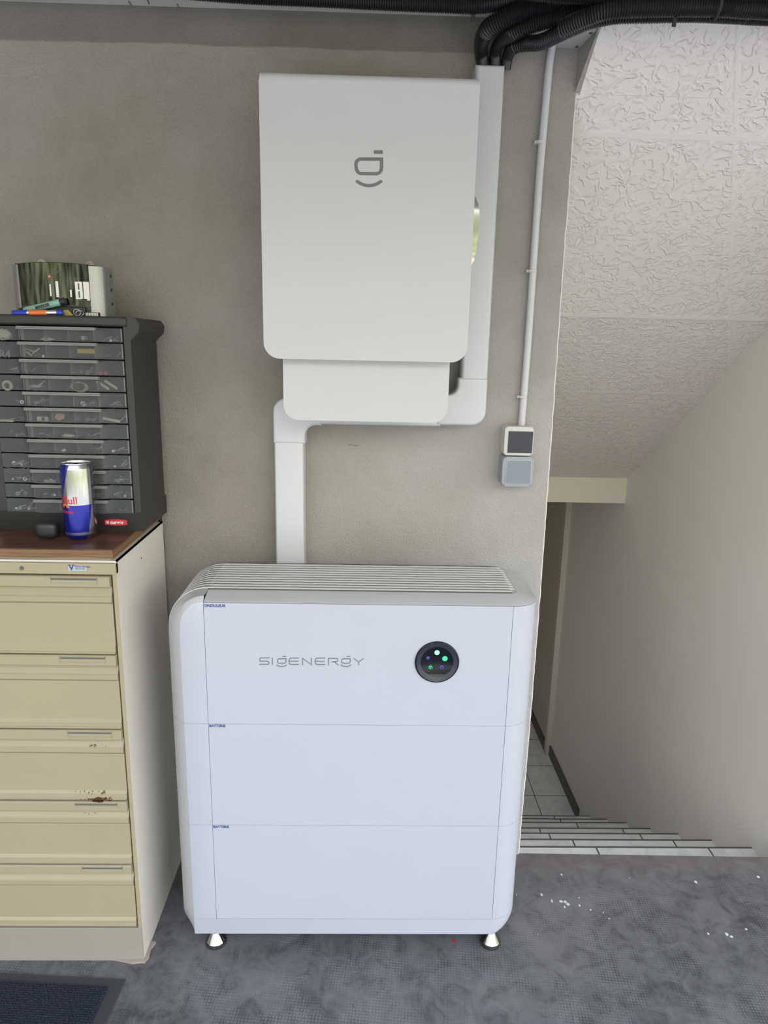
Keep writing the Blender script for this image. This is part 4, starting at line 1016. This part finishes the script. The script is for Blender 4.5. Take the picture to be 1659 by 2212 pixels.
# plan arc of the front
def clk(f, zf):        # f 0..1 across, zf 0..1 up; returns front surface point
    a_ = onY(46+f*178, 682+(f-.5)*6, -.09); x = a_.x
    return x
cxl, cxr = onY(33, 670, -.09).x, onY(237, 675, -.09).x
mid = (cxl+cxr)/2; half = (cxr-cxl)/2; hC = .1085
def yfront(x): u = (x-mid)/half; return -.118+.013*u*u
def ztop(x): u = (x-mid)/half; return ZO+hC-.0+.006*(1-u*u)
lean = .01
x0_, x1_ = mid-half*.76, mid+half*.69
def slab(x0_, x1_, n, yo0, yo1, zlo, zhi, mt, name, sm=40):
    rg = []
    for i in range(n+1):
        x = x0_+(x1_-x0_)*i/n; ya, yb = yfront(x)+yo0, yfront(x)+yo1; za_, zb__ = ZO+zlo, (ztop(x)+zhi)
        L1 = lean*(zb__-ZO); L0 = lean*(za_-ZO)
        rg.append([(x, ya+L0, za_), (x, ya+L1, zb__), (x, yb+L1, zb__), (x, yb+L0, za_)])
    bm = B(); loft(bm, rg); return obj(name, bm, MT[mt], ck, sm)
slab(x0_-.01, x1_+.01, 12, .004, .045, .001, -.001, 'blackpl', 'case')
slab(x0_, x1_, 12, 0, .004, .020, -.003, 'clockglass', 'display')
slab(x0_, x1_, 12, -.0005, .004, .0015, -hC+.018, 'blackpl', 'lower_panel')
for sgn, xa_, xb_, nm in ((-1, cxl, x0_-.0005, 'side_wing'), (1, x1_+.0005, cxr, 'side_wing')):
    rg = []
    for zz_, sh_ in ((ZO+.0005, 0), (ztop((xa_+xb_)/2)-.003, 1)):
        L1 = lean*(zz_-ZO); sec = []
        for i in range(13):
            t = i/12; x = xa_+(xb_-xa_)*t; e = t if sgn < 0 else 1-t
            sec.append((x, yfront(x)-.001+.026*(1-math.sqrt(max(0, 1-(1-e)**2)))+L1, zz_))
        sec += [(xb_, yfront(xb_)+(.035 if sgn < 0 else .05)+L1, zz_), (xa_, yfront(xa_)+(.05 if sgn < 0 else .035)+L1, zz_)]
        rg.append(sec)
    bm = B(); loft(bm, rg); wg = obj(nm, bm, MT['clocksilver'], ck, 50)
    for v in (.03, .06, .09):
        bm = B(); xx = cxl+.0005 if sgn < 0 else cxr-.0005
        lathe(bm, [(.0035, xx-.002), (.0035, xx+.002)], (0, yfront(xx)+.034+lean*v, ZO+v), 'x', 12); obj('button', bm, MT['blackpl'], wg)
def on_disp(u, v):
    p = onY(u, v, -.108); return Vector((p.x, yfront(p.x)+lean*(p.z-ZO)-.0006, p.z))
def seg(bm, u0, v0, u1, v1, wd_=.0035):
    a_, b_ = on_disp(u0, v0), on_disp(u1, v1)
    box(bm, min(a_.x, b_.x)-wd_/2, max(a_.x, b_.x)+wd_/2, min(a_.y, b_.y)-.0004, max(a_.y, b_.y)+.0004, min(a_.z, b_.z)-wd_/2, max(a_.z, b_.z)+wd_/2)
bm = B()
def vs_(u, v0, v1, n=3, w_=.0028):
    for i in range(n): seg(bm, u, v0+(v1-v0)*i/n+.6, u, v0+(v1-v0)*(i+1)/n-.6, w_)
lcd = simple('pale_lcd_digit', (.72, .70, .62), .4)
def one(*us):
    global bm
    bm = B()
    for u, v0, v1, w_ in us: seg(bm, u, v0, u, v1, w_)
one((113.5, 615, 640, .0010)); obj('digit', bm, lcd, ck)
one((128, 610, 641, .0032)); obj('digit', bm, lcd, ck)
one((157, 628, 641, .0025)); obj('digit', bm, lcd, ck)
bm = B(); seg(bm, 169, 611, 169, 644, .0034); seg(bm, 178, 611, 178, 644, .0034)
for v in (611, 628, 645): seg(bm, 169, v, 178, v, .0030)
obj('digit', bm, lcd, ck)
bm = B(); seg(bm, 186, 611, 186, 648, .0034); seg(bm, 192, 611, 192, 648, .0030)
for v in (611, 628, 648): seg(bm, 186, v, 192, v, .0030)
obj('digit', bm, lcd, ck)
bm = B(); p = on_disp(111, 598); lathe(bm, [(.0022, p.y-.001), (.0022, p.y+.001)], (p.x, 0, p.z), 'y', 12); obj('indicator_light', bm, MT['ledr'], ck)
for (s_, u, v, hh_) in [('SNOOZE', 160, 662, .0028), ('ALARM', 133, 660.5, .0028), ('oregon', 118, 589, .0070)]:
    p = on_disp(u, v); bm = text_on(s_, hh_, p.x, p.y-.0003, p.z, ext=.0001); obj('text', bm, MT['logo2'] if hh_ < .005 else MT['logo'], ck)
# markers and bits in front of the clock
def marker(pa, pb, r, body_m, cap_m, name, label, cap_at=.3, lab=None, tip=None):
    d = (pb-pa); L_ = d.length; th = thing(name, label, 'marker', pa)
    rot = d.to_track_quat('X', 'Z').to_matrix().to_4x4(); mw = Matrix.Translation(pa) @ rot
    def part(nm, prof, mt, par=th):
        bm = B(); lathe(bm, prof, (0, 0, 0), 'x', 20); bm.transform(mw); return obj(nm, bm, MT[mt], par, 40)
    c = L_*cap_at
    part('cap', [(r*.75, 0), (r*.95, .002), (r*1.0, c-.0005)], cap_m)
    b_ = part('barrel', [(r*.92, c), (r*.92, L_-.010), (r*.8, L_-.002)], body_m)
    if tip: part('end_plug', [(r*.97, L_-.012), (r*.97, L_-.002), (r*.7, L_)], tip)
    if lab: part('label_band', [(r*.935, c+.004), (r*.935, c+(L_-c)*lab[1])], lab[0])
    return th, mw
marker(onY(27, 676, -.150), onY(136, 675, -.150), .0062, 'alu', 'bluepl', 'blue_marker', 'blue capped marker with orange label lying along the organizer top edge', .30, ('orange', .55), 'bluepl')
for p_ in ():
    pass
mk, mw = marker(onY(42, 674, -.128), onY(142, 650, -.128), .0082, 'mint', 'blackpl', 'green_marker', 'mint green marker leaning slanted against the clock front', .12, None, 'blackpl')
bm = text_bm('MARKER', .0085, mw @ Matrix.Translation((.040, -.0085, -.003)) @ FACE, ext=.0002, bold=.0004); obj('text', bm, MT['blackpl'], mk)
p = onY(160, 669, -.118); bm = B(); box(bm, p.x-.024, p.x+.026, p.y-.004, p.y+.010, ZO+.0005, p.z+.006, .002); top('plastic_box', bm, MT['blackpl'], 'flat black plastic piece lying in front of the clock', 'box')
p = onY(143, 677, -.140); bm = B(); prism(bm, [(p.x-.012, ZO+.0003), (p.x+.016, ZO+.0003), (p.x+.004, ZO+.0125), (p.x-.006, ZO+.011)], 'y', p.y, p.y+.004); top('label_scrap', bm, MT['olive'], 'olive yellow scrap beside the blue marker tip', 'scrap')
p = onY(167, 680, -.148); bm = B(); tube(bm, [(p.x+.0075*math.cos(t), p.y, ZO+.0075+.007*math.sin(t)) for t in [i*2*PI/20 for i in range(21)]], .0009, 6)
tube(bm, [(p.x+.0085*math.cos(t)+.004, p.y+.004, ZO+.006+.005*math.sin(t)) for t in [i*2*PI/20 for i in range(21)]], .0009, 6)
top('key_ring', bm, MT['chrome'], 'small shiny key ring at the front edge of the organizer top', 'ring', smooth=60)
pa_, pb_ = onY(184, 674, -.135), onY(212, 681, -.135)
cmb = thing('terminal_strip', 'short black strip with white teeth lying right of the key ring', 'strip', ((pa_.x+pb_.x)/2, -.13, ZO))
bm = B(); box(bm, pa_.x-.002, pb_.x+.002, -.134, -.126, ZO+.0005, ZO+.0085, .001); obj('strip', bm, MT['blackpl'], cmb)
for i in range(8):
    x = pa_.x+(pb_.x-pa_.x)*(i+.5)/8; bm = B(); box(bm, x-.0011, x+.0011, -.1348, -.1335, ZO+.001, ZO+.0075); obj('tooth', bm, MT['whitetx'], cmb)
# two wall hooks behind the clock
for k_, (u, v) in enumerate([(93, 571), (196, 575)]):
    p = onY(u, v, YW-.006); bm = B(); lathe(bm, [(.0065, YW-.010), (.0065, YW-.0005)], (p.x, 0, p.z), 'y', 14); tube(bm, [(p.x+.009*math.cos(t), YW-.012, p.z+.002+.007*math.sin(t)) for t in [i*PI/10-.4 for i in range(12)]], .0014, 6)
    top('wall_hook', bm, MT['switchwhite'], 'small pale wall hook behind the clock, %s of the two' % ('left one', 'right one')[k_], 'hook', 'wall hooks', smooth=50)

# ================================================================== THINGS ON THE WORKTOP
TZ = 1.065
cR, cH = .0340, .172
cc = onZ(165, 1169, TZ); ccx, ccy = cc.x, cc.y+cR*.92
can = thing('drink_can', 'slim blue and silver energy drink can standing on the wood laminate board', 'can', (ccx, ccy, TZ))
a = M_('can_print', (.7, .7, .7), .2, .85, .5, .3)
tcn = a.n('ShaderNodeTexCoord').outputs['Object']; xs = a.sep(tcn)
ang = a.math('ARCTAN2', xs[1], xs[0])      # radians, -pi/2 faces the viewer
h_ = a.math('DIVIDE', xs[2], cH)
def lt_(x, y): return a.math('LESS_THAN', x, y)
def gt_(x, y): return a.math('GREATER_THAN', x, y)
def AND(*q):
    r_ = q[0]
    for z_ in q[1:]: r_ = a.math('MULTIPLY', r_, z_)
    return r_
A0 = -2.20     # border of the upper left blue field
A1 = -1.00     # right border of the lower blue field
slope = a.math('MULTIPLY', h_, .38)
leftblue = AND(lt_(ang, a.math('ADD', a.math('MULTIPLY', h_, 1.5), -3.15)), gt_(ang, -3.6), gt_(h_, .47))
lowblue = AND(gt_(ang, -2.75), lt_(ang, a.math('ADD', a.math('MULTIPLY', h_, .97), -.81)), lt_(h_, .47), gt_(h_, .115))
footblue = AND(gt_(ang, -2.75), lt_(ang, -.85), lt_(h_, .078), gt_(h_, .02))
blue_ = a.math('MAXIMUM', a.math('MAXIMUM', leftblue, lowblue), footblue)
a.col(a.mix(blue_, (.42, .43, .44), (.010, .016, .26))); a.l(a.math('SUBTRACT', 1.0, a.math('MULTIPLY', blue_, .45)), a.b.inputs['Metallic'])
bm = B(); lathe(bm, [(.021, .002), (.0235, .0), (.0285, .003), (cR-.0008, .010), (cR, .014), (cR, cH-.013), (cR-.001, cH-.010), (.0305, cH-.003)], (0, 0, 0), 'z', 64)
o = obj('can_body', bm, a.m, can, 60, world=False)
bm = B(); lathe(bm, [(.0305, cH-.003), (.0318, cH-.0015), (.0313, cH), (.0295, cH-.0008), (.0288, cH-.005), (.0, cH-.005)], (0, 0, 0), 'z', 48, cap=False); o = obj('lid', bm, MT['alu'], can, 50, world=False)
bm = B(); box(bm, -.006, .006, -.012, .008, cH-.0045, cH-.0030, .001); bm.transform(Matrix.Rotation(-.5, 4, 'X') if False else Matrix.Identity(4)); o = obj('pull_tab', bm, MT['alu'], can, world=False)
def wrap_text(s, size, ang0, h, mt, bold=.0004, name='text'):
    bm = text_bm(s, size, Matrix.Identity(4), ext=.00015, bold=bold)
    x0t, x1t = min(v.co.x for v in bm.verts), max(v.co.x for v in bm.verts); xx_ = x0t+.0012
    while xx_ < x1t:
        bmesh.ops.bisect_plane(bm, geom=bm.verts[:]+bm.edges[:]+bm.faces[:], plane_co=(xx_, 0, 0), plane_no=(1, 0, 0)); xx_ += .0015
    bmesh.ops.triangulate(bm, faces=[f for f in bm.faces if len(f.verts) > 4])
    for v in bm.verts:
        t = ang0+v.co.x/cR; r_ = cR+.0002+v.co.z; hz_ = h+v.co.y
        v.co = Vector((r_*math.cos(t), r_*math.sin(t), hz_))
    return obj(name, bm, MT[mt], can, world=False)
wrap_text('Red Bull', .0232, -3.56, .0845, 'redtx', .0003)
wrap_text('ENERGY DRINK', .0088, -3.36, .0625, 'redtx', .0001)
wrap_text("Vivifie le corps et l'esprit", .0068, -2.42, .0142, 'blueprint', .0)
bm = B()      # small orange and red emblem half round the left edge, a plain swoosh with two short strokes
def on_can(p, t): a_ = -2.36+p[0]/cR; r_ = cR+.0001+t*.4; return (r_*math.cos(a_), r_*math.sin(a_), .0755+p[1])
stroke(bm, [(0, .004), (.004, .0062), (.009, .0060), (.014, .0040), (.018, .0015)], .0034, on_can)
stroke(bm, [(.004, .005), (.002, .000)], .0020, on_can); stroke(bm, [(.012, .004), (.013, .000)], .0020, on_can)
obj('emblem', bm, MT['orange'], can, world=False)
# earbud case
p = onZ(98, 1166, TZ); ec = thing('earbud_case', 'small rounded black earbud case lying left of the drink can', 'case', (p.x, p.y+.016, TZ))
bm = B(); bmesh.ops.create_uvsphere(bm, u_segments=40, v_segments=24, radius=1)
for v in bm.verts:
    f = lambda t, e: math.copysign(abs(t)**e, t)
    v.co = Vector((f(v.co.x, .62)*.0245, f(v.co.y, .7)*.0180, (f(v.co.z, .55)*.0195)+.0197))
o = obj('case', bm, MT['blackpl'], ec, 60, world=False)
bm = B(); tube(bm, [(.0243*math.copysign(abs(math.cos(t))**.62, math.cos(t)), .0179*math.copysign(abs(math.sin(t))**.7, math.sin(t)), .026) for t in [i*2*PI/40 for i in range(41)]], .0004, 5)
obj('lid_seam', bm, MT['rubber'], ec, world=False)
# spray cans cut by the frame at the left
for k_, (u, r_, ylab) in enumerate([(-8, .019, 'yellow can with blue striped label at the left edge of the photo'), (12, .011, 'narrow black and yellow tube squeezed between can and organizer')]):
    base = onZ(u, 1137-10*k_, TZ); yy = base.y+r_
    hC_ = .115 if k_ == 0 else .150
    t_ = thing('spray_can', ylab, 'can', (base.x-.002, yy, TZ))
    bm = B(); lathe(bm, [(r_*.93, .0), (r_, .003), (r_, hC_), (r_*.8, hC_+.006)], (0, 0, 0), 'z', 28); obj('can_body', bm, MT['yellow'], t_, 50, world=False)
    bm = B(); lathe(bm, [(r_*.55, hC_+.006), (r_*.5, hC_+.035)], (0, 0, 0), 'z', 20); obj('cap', bm, MT['blackpl'], t_, 50, world=False)
    for j in range(9 if k_ == 0 else 5):
        z0__ = .03+.006*j if k_ == 0 else .040+.010*j
        bm = B(); lathe(bm, [(r_*1.01, z0__), (r_*1.01, z0__+(.0035 if k_ == 0 else .005))], (0, 0, 0), 'z', 28); obj('label_line', bm, MT['whitetx'] if (k_ == 0 and j % 2 == 0) else (MT['switchgrey'] if k_ == 0 else MT['blackpl']), t_, 50, world=False)
# black cable dropping behind the cabinet
bm = B(); pc = [onY(306, 940, .045), onY(313, 978, .052), onY(325, 1022, .060), onY(338, 1072, .064), onY(346, 1120, .066), onY(351, 1165, .066), onY(353, 1215, .066), onY(356, 1290, .066), onY(360, 1400, .066)]
tube(bm, catmull(pc, 8), .0042, 10); top('power_cable', bm, MT['cable'], 'black cable hanging behind the organizer and the beige cabinet', 'cable', smooth=60)

# ================================================================== FLOOR THINGS
mt_ = thing('door_mat', 'navy ribbed door mat with black rubber border at the lower left corner', 'mat', (-.35, -.6, 0))
c0, c1, c2 = onZ(272, 2113, .006), onZ(200, 2275, .006), onZ(-60, 2096, .006)
ex = (c2-c0).normalized(); ey = (c1-c0).normalized(); 
def mp_(a_, b_, z): v = c0+ex*a_+ey*b_; return (v.x, v.y, z)
bm = B()
ring = [(0, 0), (.7, 0), (.7, .6), (0, .6)]
lo_ = [bm.verts.new(mp_(*r, .0005)) for r in ring]; hi_ = [bm.verts.new(mp_(r[0]+(.003 if r[0] == 0 else -.003), r[1]+(.003 if r[1] == 0 else -.003), .006)) for r in ring]
bm.faces.new(lo_); bm.faces.new(hi_[::-1])
for i in range(4): bm.faces.new((lo_[i], lo_[(i+1) % 4], hi_[(i+1) % 4], hi_[i]))
obj('border', bm, MT['matrim'], mt_)
bm = B(); rnd = random.Random(5)
prism(bm, [mp_(a_, b_, 0)[:2] for a_, b_ in [(.031, .026), (.66, .026), (.66, .5), (.031, .5)]], 'z', .006, .008)
obj('carpet_field', bm, MT['pile'], mt_)
bm = B(); sp = .0046
i = 0
while i*sp < .40:
    j = 0
    while j*sp < .20:
        a_ = .034+i*sp+rnd.uniform(-.001, .001)+(j % 2)*sp/2; b_ = .028+j*sp*1.25+rnd.uniform(-.0008, .0008); x, y, z = mp_(a_, b_, .0075)
        r_ = .0024; h = rnd.uniform(.0025, .0045)
        vs = [bm.verts.new((x+r_*1.3*math.cos(k*PI/3), y+r_*.7*math.sin(k*PI/3), z)) for k in range(6)]; tpv = [bm.verts.new((x+r_*.8*math.cos(k*PI/3), y+r_*.4*math.sin(k*PI/3), z+h)) for k in range(6)]
        bm.faces.new(tpv)
        for k in range(6): bm.faces.new((vs[k], vs[(k+1) % 6], tpv[(k+1) % 6], tpv[k]))
        j += 1
    i += 1
o = obj('loop_pile', bm, MT['pile'], mt_); o['kind'] = 'stuff'
# paint drops
spots = [(1170, 1932.5, 7, 6), (1212, 1947, 11, 6), (1221, 1948, 9, 7), (1227, 1953, 10, 6), (1220, 1959, 6, 5), (1252, 1956, 5, 5), (1251, 1939, 3, 3), (1192, 1946, 6, 8), (1213, 1889, 7, 5), (1503, 1905, 9, 7), (1638, 1894, 9, 6), (1360, 1897, 3, 3), (1570, 2018, 9, 7), (1580, 2023, 9, 5), (1612, 2007, 7, 4), (1530, 2017, 5, 5), (1276, 1965, 5, 3), (1303, 1971, 4, 2), (1316, 1984, 4, 3), (1162, 2018, 2, 2), (1116, 1933, 3, 3)]
DL = ['lone round white paint drop nearest the right edge of the stack', 'left lobe of the merged white paint splash right of the stack', 'upper lobe of the merged white paint splash right of the stack', 'right lobe of the merged white paint splash right of the stack',
 'small round paint drop just below the merged splash', 'oval paint drop on its own right of the merged splash', 'tiny paint drop above the oval one right of the merged splash', 'faint pale ring-like paint drop left of the merged splash', 'pale paint smear close to the threshold, above the merged splash', 'pale paint ring close to the threshold below the stairs',
 'pale paint drop at the right edge of the photo near the stairs', 'tiny paint drop near the threshold, left of the pale ring', 'main body of the white splash at far lower right', 'lower right lobe of the white splash at far lower right', 'pale fleck right of the lower right splash, close to the photo edge', 'short paint fleck left of the lower right splash',
 'first faint fleck of the trail leading right from the merged splash', 'second faint fleck of the trail leading right from the merged splash', 'last fleck of the trail leading right from the merged splash', 'tiny fleck level with the bottom edge of the stack', 'speck touching the right side of the stack base']
DL[12] = 'main body of the white splash at far lower right'
for i, (u, v, a_, b_) in enumerate(spots):
    p = onZ(u, v, .0006); rnd = random.Random(i); bm = B(); n = 12
    ra = a_/1659*1.6; rb = b_/1659*2.1
    prism(bm, [(p.x+ra*.5*math.cos(2*PI*k/n)*rnd.uniform(.75, 1.15), p.y+rb*.6*math.sin(2*PI*k/n)*rnd.uniform(.75, 1.15)) for k in range(n)], 'z', .0001, .0008)
    top('paint_drop', bm, MT['paintspot'], DL[i], 'paint drop', 'white paint drops on the dark floor')
bm = B(); p = onZ(980, 2033, .0006); prism(bm, [(p.x-.005, p.y-.003), (p.x+.005, p.y-.002), (p.x+.005, p.y+.003), (p.x-.004, p.y+.004)], 'z', .0001, .0008)
top('red_chip', bm, MT['redtx'], 'tiny dark red chip on the floor under the stack base', 'chip')
